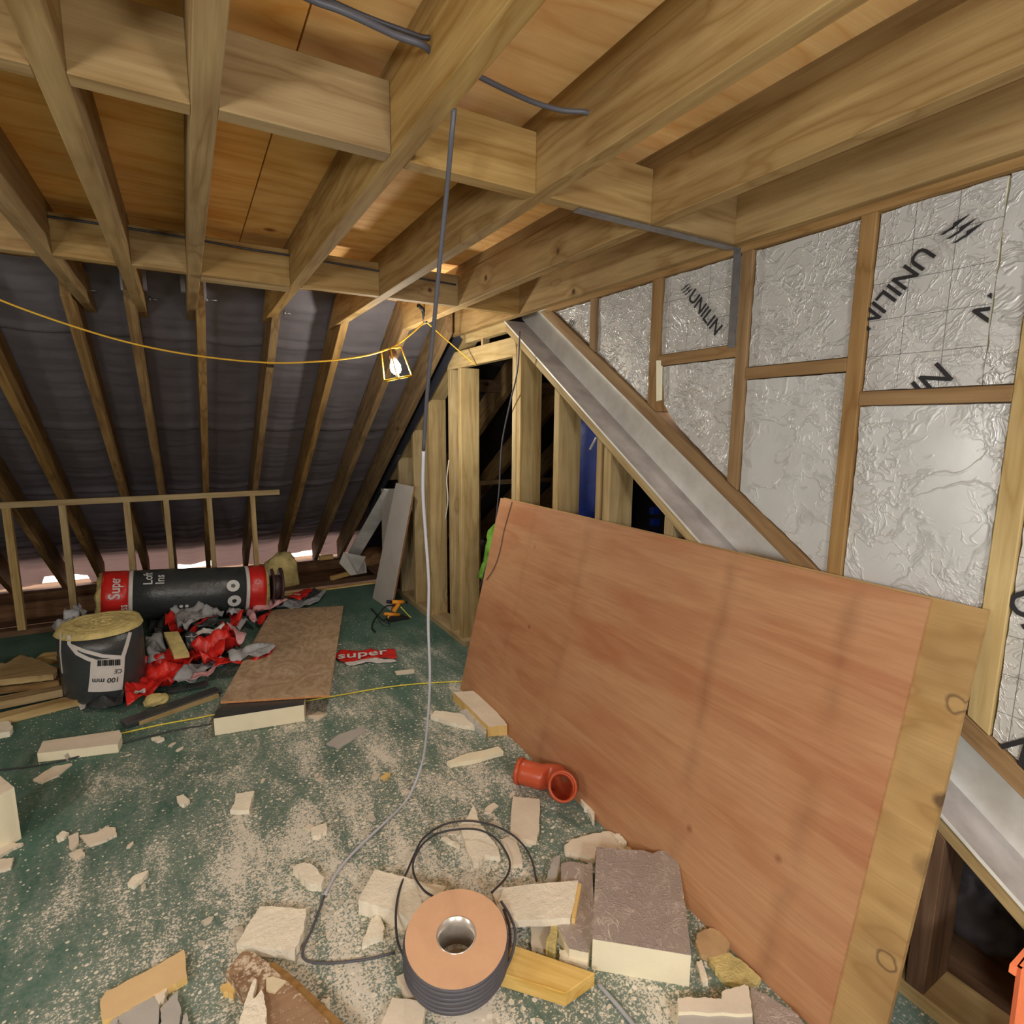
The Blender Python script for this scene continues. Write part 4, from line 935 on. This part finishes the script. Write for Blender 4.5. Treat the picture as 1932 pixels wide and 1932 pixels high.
# thick foil-topped block and its neighbour
fb = foam([(1125, 1598), (1170, 1603), (1212, 1605), (1232, 1611), (1246, 1605), (1277, 1609), (1284, 1650), (1290, 1690), (1287, 1694), (1292, 1702), (1304, 1803), (1118, 1772)], .105,
          'thick foam block with a scratched foil top beside the leaning sheet', M_FOAMCUT, M_FOILD, name='foam_block', jg=0)
foam([(1059, 1630), (1075, 1626), (1108, 1632), (1118, 1622), (1121, 1760), (1110, 1798), (1074, 1790), (1052, 1748), (1060, 1720)], .05, 'thin foil-topped board partly under the thick foil-topped block', M_FOAMCUT, M_FOILD, name='foam_board', jg=.001)
foam([(1055, 1790), (1074, 1793), (1108, 1802), (1108, 1822), (1055, 1808)], .02, 'pale foam end showing between timber offcut and foil block', M_FOAM)
foam([(1033, 1650), (1043, 1622), (1057, 1612), (1056, 1632), (1046, 1660), (1035, 1668)], .035, 'small broken grey foil piece left of the thin foil-topped board', M_FOAM, M_GREYFACE)
foam([(708, 1640), (760, 1653), (800, 1666), (842, 1672), (800, 1738), (720, 1712), (676, 1698)], .055, 'long cream foam strip left of the cable reel', M_FOAM, name='foam_strip')
foam([(928, 1676), (1000, 1668), (1091, 1661), (1076, 1732), (1000, 1735), (948, 1738)], .075, 'long cream foam strip right of the cable reel', M_FOAM, name='foam_strip', z0=.05)
foam([(1087, 1662), (1097, 1668), (1085, 1733), (1078, 1732)], .072, 'yellowed end of the foam strip by the foil blocks', M_FOAMY, z0=.051, jg=.001)
foam([(1052, 1733), (1080, 1735), (1076, 1748), (1055, 1744)], .03, 'bright foil flap under the right foam strip', M_FOILS, jg=.001)
foam([(490, 1710), (532, 1711), (578, 1714), (574, 1750), (556, 1795), (500, 1788), (446, 1780)], .045, 'roundish square cream foam slab above the broken brown timber', M_FOAM, name='foam_slab', z0=.012)
foam([(740, 1883), (806, 1889), (797, 1940), (718, 1940)], .03, 'cream foam slab at the bottom edge left of the reel', M_FOAM, M_PAPER)
foam([(748, 1842), (770, 1835), (792, 1880), (765, 1882)], .02, 'greyish flat foam scrap tucked beside the reel', M_PAPER)
foam([(968, 1502), (1018, 1507), (1018, 1565), (1012, 1587), (962, 1578)], .018, 'flat cream rectangle of foam below the terracotta pipe bend', M_PAPER)
foam([(893, 1518), (907, 1556), (925, 1580), (940, 1600), (944, 1617), (915, 1612), (904, 1628), (893, 1630), (880, 1600), (866, 1555), (880, 1545)], .02, 'jagged cream foam piece inside the cable loop', M_FOAM)
foam([(945, 1583), (958, 1578), (972, 1578), (980, 1600), (986, 1630), (964, 1632), (955, 1605)], .016, 'slim cream foam piece right of the cable loop', M_PAPER)
foam([(975, 1578), (990, 1577), (1006, 1590), (1000, 1594), (980, 1590)], .012, 'little curved foam sliver right of the cable loop', M_FOAM)
foam([(832, 1580), (840, 1578), (868, 1594), (866, 1600)], .012, 'thin foam sliver inside the cable loop', M_FOAM)
foam([(812, 1350), (822, 1340), (870, 1346), (905, 1362), (895, 1371), (850, 1362)], .025, 'pale foam strip left of the foil-edged offcut', M_FOAM)
foam([(843, 1436), (880, 1422), (940, 1408), (950, 1418), (900, 1432), (850, 1441)], .022, 'thin white foam stick on open floor left of the sheet', M_FOAMCUT)
t = foam([(855, 1306), (893, 1304), (925, 1328), (957, 1368), (930, 1371), (921, 1371), (890, 1340)], .055, 'foil-edged cream offcut at the near left corner of the leaning sheet', M_FOAMY, M_PAPER)
foam([(868, 1342), (882, 1335), (919, 1372), (916, 1386), (895, 1368)], .03, 'crushed foil edge along the offcut by the leaning sheet', M_FOILS)
foam([(1065, 1595), (1080, 1583), (1120, 1572), (1150, 1568), (1178, 1580), (1180, 1592), (1195, 1604), (1160, 1601), (1127, 1598), (1122, 1620), (1085, 1612), (1066, 1606)], .02, 'broad pale foam flake between thick block and leaning sheet', M_PAPER)
foam([(1158, 1572), (1170, 1572), (1181, 1586), (1178, 1594), (1166, 1584)], .035, 'crumbling bright foam edge of the broad pale flake', M_FOAM, z0=.02, jg=.006)
foam([(1095, 1508), (1110, 1515), (1122, 1532), (1120, 1548), (1110, 1530)], .025, 'frayed foam sliver at the foot of the leaning sheet', M_FOAM, jg=.006)
foam([(1316, 1760), (1340, 1750), (1362, 1758), (1378, 1780), (1372, 1797), (1340, 1806), (1320, 1796), (1313, 1778)], .02, 'rounded tan flake at the foot of the leaning sheet', M_TANFLAKE)
foam([(1337, 1806), (1376, 1797), (1410, 1820), (1436, 1846), (1412, 1858), (1370, 1850), (1350, 1830)], .018, 'mouldy yellow brown wool scrap beside the rounded tan flake', M_WOOL)
foam([(1314, 1815), (1324, 1811), (1336, 1853), (1327, 1855)], .014, 'narrow white foam sliver right of the thick foil-topped block', M_FOAM)
t = foam([(1279, 1884), (1330, 1882), (1362, 1886), (1362, 1872), (1405, 1858), (1412, 1862), (1420, 1912), (1280, 1910)], .05, 'cream foam offcut with grey front at the bottom right', M_FOAMCUT, M_PAPER)
foam([(1281, 1912), (1420, 1914), (1424, 1960), (1281, 1960)], .04, 'grey-faced board end at the bottom edge below the cream offcut', M_GREYFACE, jg=.001)
foam([(1416, 1862), (1450, 1880), (1505, 1915), (1530, 1950), (1430, 1950)], .03, 'dusty foil-faced offcut at the bottom right by the leaning sheet', M_FOAM, M_FOILD)
foam([(1000, 1745), (1055, 1742), (1060, 1760), (1038, 1790), (1003, 1788)], .015, 'pale paper scrap under the right foam strip', M_PAPER)
foam([(1040, 1745), (1052, 1745), (1048, 1783), (1030, 1780)], .05, 'small wool block between timber offcut and foil board', M_WOOL)
foam([(700, 1735), (712, 1722), (725, 1748), (722, 1765), (683, 1780)], .02, 'triangular cream foam chip left of the reel', M_FOAM)
foam([(552, 1634), (575, 1627), (588, 1630), (612, 1655), (606, 1668), (585, 1667), (566, 1652)], .03, 'lumpy faceted foam chunk beside the floor cable', M_FOAM)
foam([(586, 1562), (616, 1551), (617, 1566), (605, 1575), (590, 1577)], .018, 'small cream foam chip with a rounded top edge mid floor', M_FOAM)
foam([(444, 1497), (480, 1492), (470, 1528), (434, 1528), (442, 1515)], .022, 'squarish cream foam chip with a torn top mid floor', M_FOAM)
foam([(333, 1502), (345, 1499), (358, 1510), (348, 1518), (338, 1515)], .015, 'little cream foam chip left of the squarish one', M_FOAM)
foam([(240, 1665), (252, 1652), (280, 1642), (270, 1656), (252, 1671)], .016, 'pointed leaf-shaped foam chip on the left floor', M_FOAM)
foam([(150, 1576), (182, 1570), (200, 1558), (218, 1562), (220, 1574), (196, 1585), (170, 1594)], .012, 'flat jagged foam flake, right half of a broken row on the left', M_PAPER)
foam([(128, 1578), (148, 1570), (148, 1588), (138, 1602), (130, 1596)], .012, 'flat foam flake in the middle of the broken row on the left', M_PAPER)
foam([(106, 1578), (118, 1567), (130, 1570), (120, 1580), (110, 1584)], .014, 'flat foam flake at the left end of the broken row', M_FOAM)
foam([(130, 1610), (152, 1601), (160, 1610), (145, 1622)], .012, 'foam flake just below the broken row on the left', M_PAPER)
foam([(62, 1470), (100, 1446), (136, 1440), (110, 1462), (78, 1476)], .01, 'long flat pale flake below the long left foam block', M_PAPER)
foam([(-10, 1605), (12, 1590), (44, 1590), (20, 1602), (-10, 1620)], .012, 'pale flake below the thick block at the left edge, upper one', M_PAPER)
foam([(-10, 1622), (26, 1618), (20, 1636), (-10, 1645)], .012, 'pale flake below the thick block at the left edge, lower one', M_PAPER)
foam([(0, 1362), (16, 1360), (24, 1370), (18, 1380), (-6, 1384)], .03, 'white foam lump beside the timber pile at the left edge', M_FOAM)
foam([(285, 1392), (302, 1388), (310, 1393), (298, 1398)], .014, 'white chip right of the long left foam block', M_FOAM)
foam([(615, 1403), (640, 1385), (686, 1370), (690, 1379), (640, 1412)], .006, 'greyish tape-like scrap mid floor below the plywood sheet', M_GREYFACE)
foam([(718, 1465), (730, 1456), (737, 1460), (726, 1470)], .012, 'small yellowish foam chip left of the hanging cable', M_FOAMY)
foam([(580, 1350), (600, 1342), (618, 1345), (600, 1358)], .008, 'flat pale flake right of the black-topped foam block', M_PAPER)
foam([(700, 1268), (1, 1), (2, 2)][0:0] or [(745, 1266), (780, 1262), (782, 1268), (748, 1272)], .008, 'thin pale sliver on the floor near the flat red strip', M_PAPER)
for k, (pp, lab) in enumerate((([(225, 1900), (280, 1868), (298, 1890), (297, 1945), (215, 1945)], 'grey-faced broken piece below the ochre strip, big left shard'),
                              ([(284, 1868), (318, 1850), (312, 1880), (300, 1895)], 'small pale shard directly under the ochre strip'),
                              ([(302, 1903), (335, 1868), (342, 1910), (338, 1945), (302, 1945)], 'grey-faced broken piece below the ochre strip, middle shard'),
                              ([(345, 1915), (352, 1912), (362, 1945), (344, 1945)], 'grey-faced narrow shard right of the middle shard'),
                              ([(212, 1925), (222, 1918), (228, 1935), (205, 1945)], 'tiny pale shard at the left of the broken pieces'))):
    foam(pp, .022, lab, M_GREYFACE if k != 1 else M_PAPER, jg=.004)
foam([(190, 1886), (200, 1872), (300, 1820), (347, 1792), (353, 1842), (318, 1862), (270, 1888), (226, 1914), (193, 1926)], .024, 'ochre-faced strip lying diagonally at the bottom left', M_FOAMY, M_OCHRE, name='board_strip')
foam([(448, 1945), (466, 1880), (480, 1846), (484, 1850), (478, 1884), (494, 1868), (500, 1895), (504, 1945)], .075, 'tall cream foam shard lying against the broken brown timber', M_FOAM, z0=.0)
foam([(415, 1860), (430, 1852), (446, 1858), (440, 1876), (420, 1868)], .02, 'small yellowish crumb block left of the broken timber', M_FOAMY)
foam([(604, 1888), (622, 1880), (616, 1898)], .03, 'white triangular shard poking out behind the broken timber', M_FOAM)

# ------------------------------------------------------------------ loose timber
bt = empty('broken_timber', PZ(520, 1880), 'dusty broken brown timber running out of the bottom edge', 'timber plank')
P0 = [PZ(425, 1832, .05), PZ(457, 1795, .05), (PZ(478, 1797, .05)), PZ(508, 1817, .05), PZ(540, 1833, .05), PZ(560, 1850, .05), PZ(680, 1965, .05), PZ(510, 1990, .05), PZ(492, 1905, .05), PZ(470, 1880, .05)]
slabz(P0, 0.0, M_ROUGHW, 'plank', bt, 0)
slabz([PZ(508, 1815, .062), PZ(520, 1816, .062), PZ(560, 1848, .062), PZ(650, 1932, .062), PZ(680, 1965, .062), PZ(668, 1967, .062), PZ(548, 1850, .062)], .045, M_BATTEN, 'split_edge', bt, 0)
slabz([PZ(502, 1845, .056), PZ(515, 1842, .056), PZ(540, 1850, .056), PZ(518, 1872, .056), PZ(502, 1868, .056)], .049, M_SAWN, 'plaster_patch', bt, 0)
claim([(425, 1830), (460, 1790), (560, 1845), (700, 1950), (500, 1950)])
# pale cut timber by the reel
q = [PZ(968, 1782, .05), PZ(1123, 1835, .05), PZ(1067, 1874, .05), PZ(930, 1832, .05)]
prism('timber_offcut', q, (0, 0, -.045), M_OFFCUT, grain=(q[1]-q[0]), bev=.002, label='clean yellow timber offcut beside the cable reel', cat='timber offcut'); claim([(940, 1775), (1125, 1835), (1070, 1897), (930, 1850)])
# pile at the left edge
def ofc(a, b, za, zb, w, d, lab, mat=M_RAFT, nm='timber_offcut'):
    return beam(nm, PZ(*a, za), PZ(*b, zb), w, d, mat, bev=.002, label=lab, cat='timber offcut', group='pile of timber offcuts by the left edge')
ofc((-60, 1372), (158, 1318), .022, .022, .09, .04, 'lowest and nearest timber in the pile at the left edge', M_STUD)
ofc((-50, 1336), (120, 1302), .055, .055, .09, .045, 'second timber of the pile, resting behind the nearest', M_STUD)
ofc((-60, 1306), (118, 1282), .085, .10, .10, .04, 'third timber of the pile with a darker end', M_RAFT)
ofc((-40, 1280), (110, 1266), .13, .13, .10, .03, 'fourth thin board of the pile near its top', M_STUD)
foam([(-30, 1250), (10, 1252), (38, 1235), (72, 1244), (108, 1262), (100, 1272), (60, 1276), (-30, 1285)], .19, 'broad splintered board lying on top of the timber pile', M_STUD, z0=.155, name='timber_offcut', cat='timber offcut', jg=.006)
ofc((76, 1243), (114, 1240), .12, .12, .09, .05, 'short timber end sticking out behind the standing roll', M_STUD)
claim([(-60, 1235), (115, 1235), (160, 1325), (-60, 1385)])
beam('timber_lath', PZ(232, 1366, .02), PZ(412, 1302, .02), .085, .02, M_BLACKP, bev=.001, label='dark green flat strip lying diagonally left of the plywood sheet', cat='timber lath')
beam('timber_lath', PZ(262, 1364, .012), PZ(412, 1312, .012), .022, .022, M_STUD, label='pale thin lath along the dark diagonal strip', cat='timber lath')
beam('timber_lath', PZ(318, 1303, .02), PZ(392, 1290, .02), .05, .012, M_BLACKP, label='short dark scrap above the dark diagonal strip', cat='timber lath')
claim([(232, 1375), (225, 1355), (400, 1290), (415, 1312)])

# ------------------------------------------------------------------ leaning white boards
def leanb(nm, bl, br, tr, tl, lab, xt=1.60):
    b0, b1 = PZ(*bl), PZ(*br); t0 = PX(*tl, xt-.03); t1 = PX(*tr, xt); n = (b1-b0).cross(t0-b0).normalized()
    t = empty(nm, (b0+b1)/2, lab, 'board'); 
    if n.x < 0: n = -n
    prism('white_face', [b0, b1, t1, t0], n*.003, M_MDF, parent=t, grain=(0, 0, 1)); prism('board_core', [p+n*.0032 for p in (b0, b1, t1, t0)], n*.016, M_MDFE, parent=t, grain=(0, 0, 1)); return t
leanb('white_board', (703, 1128), (737, 1152), (780, 918), (747, 911), 'white-faced chipboard strip leaning on the uprights')
q_ = [PX(722, 1070, 1.60), PX(738, 1075, 1.60), PX(744, 922, 1.63), (PX(719, 922, 1.63))]
prism('white_board', q_, (.014, .0, 0), M_MDF, label='second narrow white board behind the leaning chipboard strip', cat='board')

# ------------------------------------------------------------------ yellow corded tool
tc_ = PZ(745, 1170); tt = empty('corded_power_tool', tc_, 'small yellow and black corded tool standing by the door post', 'power tool')
Yt = tc_.y
def ty(px, py): return PY(px, py, Yt)
tube('tool_barrel', [ty(739, 1136), ty(762, 1136)], .017, M_ORANGE, parent=tt); tube('barrel_end', [ty(730, 1135), ty(739, 1136)], .014, M_BLACK, parent=tt); tube('nozzle', [ty(762, 1136), ty(768, 1137)], .008, M_BLACK, parent=tt)
beam('grip', ty(752, 1138), ty(742, 1154), .03, .035, M_ORANGE, up=(0, 1, 0), parent=tt, bev=.004)
tube('lever', [ty(724, 1158), ty(754, 1160)], .014, M_ORANGE, parent=tt); beam('motor_body', ty(732, 1168), ty(772, 1172), .08, .07, M_BLACK, parent=tt, bev=.012)
beam('lower_guard', ty(735, 1160), ty(742, 1178), .05, .025, M_ORANGE, up=(0, 1, 0), parent=tt, bev=.005); tube('front_handle', [ty(738, 1180), ty(749, 1180)], .014, M_ORANGE, parent=tt)
tube('end_cap', [ty(772, 1172), ty(782, 1173)], .016, M_ORANGE, parent=tt)
tube('power_lead', [ty(745, 1142), PY(728, 1144, Yt-.02), PY(715, 1158, Yt-.06), PZ(706, 1170, .02), PZ(702, 1184, .012), PZ(708, 1192, .01)], .006, M_BLACK, parent=tt)
tube('power_lead', [PZ(737, 1178, .02), PZ(722, 1170, .05), PZ(708, 1156, .01), PZ(700, 1148, .01)], .006, M_BLACK, parent=tt)
tube('side_cord', [ty(756, 1145), ty(768, 1158), ty(776, 1166)], .005, M_TWINE, parent=tt); claim([(700, 1140), (785, 1140), (785, 1190), (700, 1190)])

# ------------------------------------------------------------------ cable reel with its loops
rc = PZ(861, 1763, .150); tilt = Vector((-.05, -.10, 1)).normalized()
tilt = (Vector((0, 0, 1)) + (CAM-rc).normalized()*.16 + Vector((.02, 0, 0))).normalized(); RR = .148
rl2 = empty('cable_reel', rc-tilt*.12, 'reel of grey cable with a tan round cheek and open middle', 'cable reel')
def annulus(nm, c, r0, r1, th, mat, seg=72):
    lathe(nm, [(0, r0), (0, r1), (-th, r1), (-th, r0)], mat, c, tilt, seg, parent=rl2, closed=True, flatsh=True)
annulus('upper_cheek', rc, .058, RR, .004, M_CARD); annulus('lower_cheek', rc-tilt*.105, .058, RR*.94, .004, M_CARD)
lathe('inner_tube', [(.001, .0575), (-.105, .0575), (-.105, .0545), (.001, .0545)], M_BRIGHT, rc, tilt, 48, parent=rl2, closed=True)
Mr = frame(rc, tilt)
for k in range(9):
    h = -.010-.0105*k; rr = RR*(.985+.02*math.sin(k*2.1)); L = []
    for j in range(24):
        a = j/24*2*math.pi; r_ = rr*(1+.012*noise.noise(Vector((math.cos(a)*2, math.sin(a)*2, k*1.3))))
        L.append(Mr @ Vector((h+.003*noise.noise(Vector((math.cos(a)*3, math.sin(a)*3, k))), r_*math.cos(a), r_*math.sin(a))))
    tube('cable_winding', L, .0062, M_GREYC, parent=rl2, cyclic=True)
lathe('winding_core', [(-.004, RR*.55), (-.006, RR*.95), (-.10, RR*.95), (-.102, RR*.55)], M_GREYC, rc, tilt, 48, parent=rl2, closed=True)
def loop(L, r, mat, cyc=False, h=None):
    tube('loose_turn', [PZ(a, b, z) for a, b, z in L], r, mat, parent=rl2, cyclic=cyc)
loop([(820, 1693, .12), (800, 1680, .09), (783, 1655, .06), (779, 1632, .05), (785, 1612, .05), (800, 1590, .05), (825, 1573, .05), (860, 1565, .05), (900, 1565, .05), (930, 1578, .05), (950, 1600, .05), (962, 1628, .05), (955, 1655, .07), (928, 1684, .11)], .0038, M_DKC)
loop([(1012, 1662, .03), (1004, 1625, .03), (990, 1598, .03), (965, 1574, .03), (930, 1557, .03), (885, 1549, .03), (840, 1555, .03), (800, 1580, .03), (783, 1610, .03), (770, 1640, .04), (755, 1675, .06), (747, 1720, .07), (750, 1775, .06), (765, 1810, .04), (790, 1860, .03)], .0038, M_DKC)
loop([(945, 1700, .11), (962, 1728, .09), (972, 1760, .08), (966, 1800, .06), (948, 1838, .05), (915, 1872, .035), (865, 1893, .03), (822, 1890, .03), (790, 1862, .03), (768, 1825, .04), (762, 1795, .07)], .0042, M_GREYC)
loop([(950, 1715, .10), (960, 1745, .08), (962, 1780, .07), (950, 1820, .05), (925, 1852, .04), (880, 1880, .035), (830, 1882, .035), (795, 1858, .035), (775, 1825, .05), (768, 1800, .08)], .0042, M_BROWNP)
claim([(745, 1650), (980, 1650), (985, 1900), (745, 1905)])

# ------------------------------------------------------------------ terracotta pipe bend
tp = empty('pipe_bend', PZ(1030, 1500), 'terracotta plastic drain pipe bend at the foot of the leaning sheet', 'pipe')
a = PZ(982, 1455, .055); b = PZ(1022, 1466, .055); m_ = PZ(1045, 1468, .055); ce = PZ(1057, 1487, .085); d = Vector((-.18, -.62, .60)).normalized()
def sweep(nm, pts, radii, mat, parent, seg=36, inner=.9):
    vs = []; fs = []; n = len(pts); ring = []
    for i, p in enumerate(pts):
        t = (pts[min(i+1, n-1)]-pts[max(i-1, 0)]).normalized()
        u = t.cross(Vector((0, .1, 1))).normalized(); w = u.cross(t)
        ring.append((p, u, w, radii[i]))
    for s_, rs2 in ((1, ring), (inner, ring)):
        for p, u, w, r in rs2:
            for k in range(seg): q = 2*math.pi*k/seg; vs.append(p+(u*math.cos(q)+w*math.sin(q))*r*s_)
    for s_ in (0, 1):
        for i in range(n-1):
            for k in range(seg):
                A_ = s_*n*seg+i*seg+k; B_ = s_*n*seg+i*seg+(k+1) % seg; fs.append((A_, B_, B_+seg, A_+seg))
    for i in (0, n-1):
        for k in range(seg):
            A_ = i*seg+k; B_ = i*seg+(k+1) % seg; fs.append((A_, B_, B_+n*seg, A_+n*seg))
    return mk(nm, vs, fs, mat, parent=parent, smooth=True)
cur = [a-(b-a).normalized()*.005, a.lerp(b, .25), b, b.lerp(m_, .55)+Vector((0, .01, 0)), m_+Vector((.012, -.004, .004)), ce.lerp(m_, .35)+Vector((.012, 0, 0)), ce, ce+d*.035]
r0 = .055
sweep('bend_body', cur, [r0]*6+[r0*.99, r0], M_TERRA, tp, inner=.93)
sweep('socket_rim', [ce+d*.028, ce+d*.05], [r0*1.13, r0*1.13], M_TERRA, tp, inner=.86); sweep('socket_rim', [a-(b-a).normalized()*.012, a+(b-a).normalized()*.006], [r0*1.08]*2, M_TERRA, tp, inner=.88)
claim([(970, 1420), (1085, 1430), (1090, 1515), (1000, 1515)])

# ------------------------------------------------------------------ twine on the floor
tw = [(-20, 1446), (20, 1437), (68, 1425), (150, 1402), (228, 1384), (300, 1368), (360, 1357), (420, 1346), (500, 1336), (580, 1322), (650, 1310), (720, 1298), (790, 1290), (878, 1285)]
tube('twine', [PZ(a, b, .006+(.03 if 70 < a < 220 else 0)*0) for a, b in tw[3:]], .004, M_TWINE, label='long yellow string lying across the green floor', cat='string')
tube('twine', [PZ(a, b, .005) for a, b in ((-20, 1455), (60, 1446), (130, 1432), (240, 1400), (330, 1378), (400, 1366))], .0035, M_DKC, label='dark string lying beside the yellow one on the left', cat='string')
tube('plastic_strip', [PZ(a, b, .006) for a, b in ((1128, 1856), (1150, 1880), (1180, 1915), (1200, 1940))], .006, M_GREYP, label='dusty clear strip running from the yellow timber offcut to the bottom edge', cat='strip')

# ------------------------------------------------------------------ dark sacks and tub in the void at the lower right
def sack(c, sc, seed, lab): return lump('rubble_sack', c, sc, M_MEMBD, seed, 5, label=lab, cat='sack')
sack((2.10, .72, .22), (.24, .30, .20), 11, 'dark sack in the shadow beyond the end of the leaning sheets')
sack((2.10, .12, .10), (.24, .24, .1), 17, 'second dark sack lower down at the right edge')
tb = empty('storage_tub', (1.62, .02, 0), 'bright orange tub just showing at the right edge', 'tub')
pt = PX(1924, 1870, 1.50); ht = PX(1934, 1830, 1.50).z; y1 = pt.y
prism('tub_wall', [(1.50, y1, 0), (1.66, y1, 0), (1.665, y1+.015, ht), (1.495, y1+.01, ht)], (0, -.008, 0), M_HIVIS, parent=tb)
prism('tub_wall', [(1.50, y1, 0), (1.50, y1-.32, 0), (1.495, y1-.33, ht), (1.495, y1+.01, ht)], (.008, 0, 0), M_HIVIS, parent=tb)
prism('tub_rim', [(1.488, y1+.02, ht-.02), (1.675, y1+.02, ht-.02), (1.675, y1+.02, ht), (1.488, y1+.02, ht)], (0, -.012, 0), M_HIVIS, parent=tb)

# ------------------------------------------------------------------ loose flakes and crumbs
def inpoly(P, x, y):
    c = False; j = len(P)-1
    for i in range(len(P)):
        if (P[i].y > y) != (P[j].y > y) and x < (P[j].x-P[i].x)*(y-P[i].y)/(P[j].y-P[i].y)+P[i].x: c = not c
        j = i
    return c
rnd = random.Random(5)
fl = []
for v in range(9):
    n = rnd.randint(5, 8); pts = []
    for k in range(n):
        a = 2*math.pi*k/n+rnd.uniform(-.3, .3); r = rnd.uniform(.5, 1.); pts.append((r*math.cos(a), r*.62*math.sin(a)))
    vs = [(x, y, .22+rnd.uniform(-.06, .12)) for x, y in pts]+[(x*1.05, y*1.05, 0) for x, y in pts]
    me = bpy.data.meshes.new('foam_flake'); me.from_pydata(vs, [], [tuple(range(n)), tuple(range(2*n-1, n-1, -1))]+[(i, i+n, (i+1) % n+n, (i+1) % n) for i in range(n)]); me.update()
    me.materials.append(M_FOAM if v % 3 else M_PAPER); fl.append(me)
def spot():
    while True:
        if rnd.random() < .62: x = rnd.gauss(.62, .42); y = rnd.gauss(1.55, .55)
        else: x = rnd.uniform(-1.3, 1.3); y = rnd.uniform(1.0, 4.6)
        if x > 1.30 or x < -1.5 or y < .75 or y > 4.9: continue
        if any(inpoly(P, x, y) for P in FOOT): continue
        return x, y
for k in range(170):
    x, y = spot(); s = min(.045, .006+rnd.expovariate(1/.0085))
    o = bpy.data.objects.new('foam_flake', fl[k % 9]); COL.objects.link(o); o.location = (x, y, .0005); o.rotation_euler = (0, 0, rnd.uniform(0, 6.28)); o.scale = (s, s, s*.8)
    meta(o, 'small loose cream foam flake lying on the dusty green floor', 'foam flake', 'small loose foam flakes on the floor')
vs = []; fs = []
for k in range(5200):
    x, y = spot(); s = rnd.uniform(.0012, .0042); b = len(vs); q = rnd.uniform(0, 6.28)
    for j in range(4): a = q+j*1.57+rnd.uniform(-.4, .4); vs.append((x+s*math.cos(a), y+s*math.sin(a)*.8, 0.0004))
    vs.append((x, y, s*.8)); fs += [(b+j, b+(j+1) % 4, b+4) for j in range(4)]
mk('foam_crumbs', vs, fs, M_SAWN, origin=(0, 2, 0), label='fine pale crumbs and sawdust scattered over the green floor', cat='sawdust', kind='stuff')
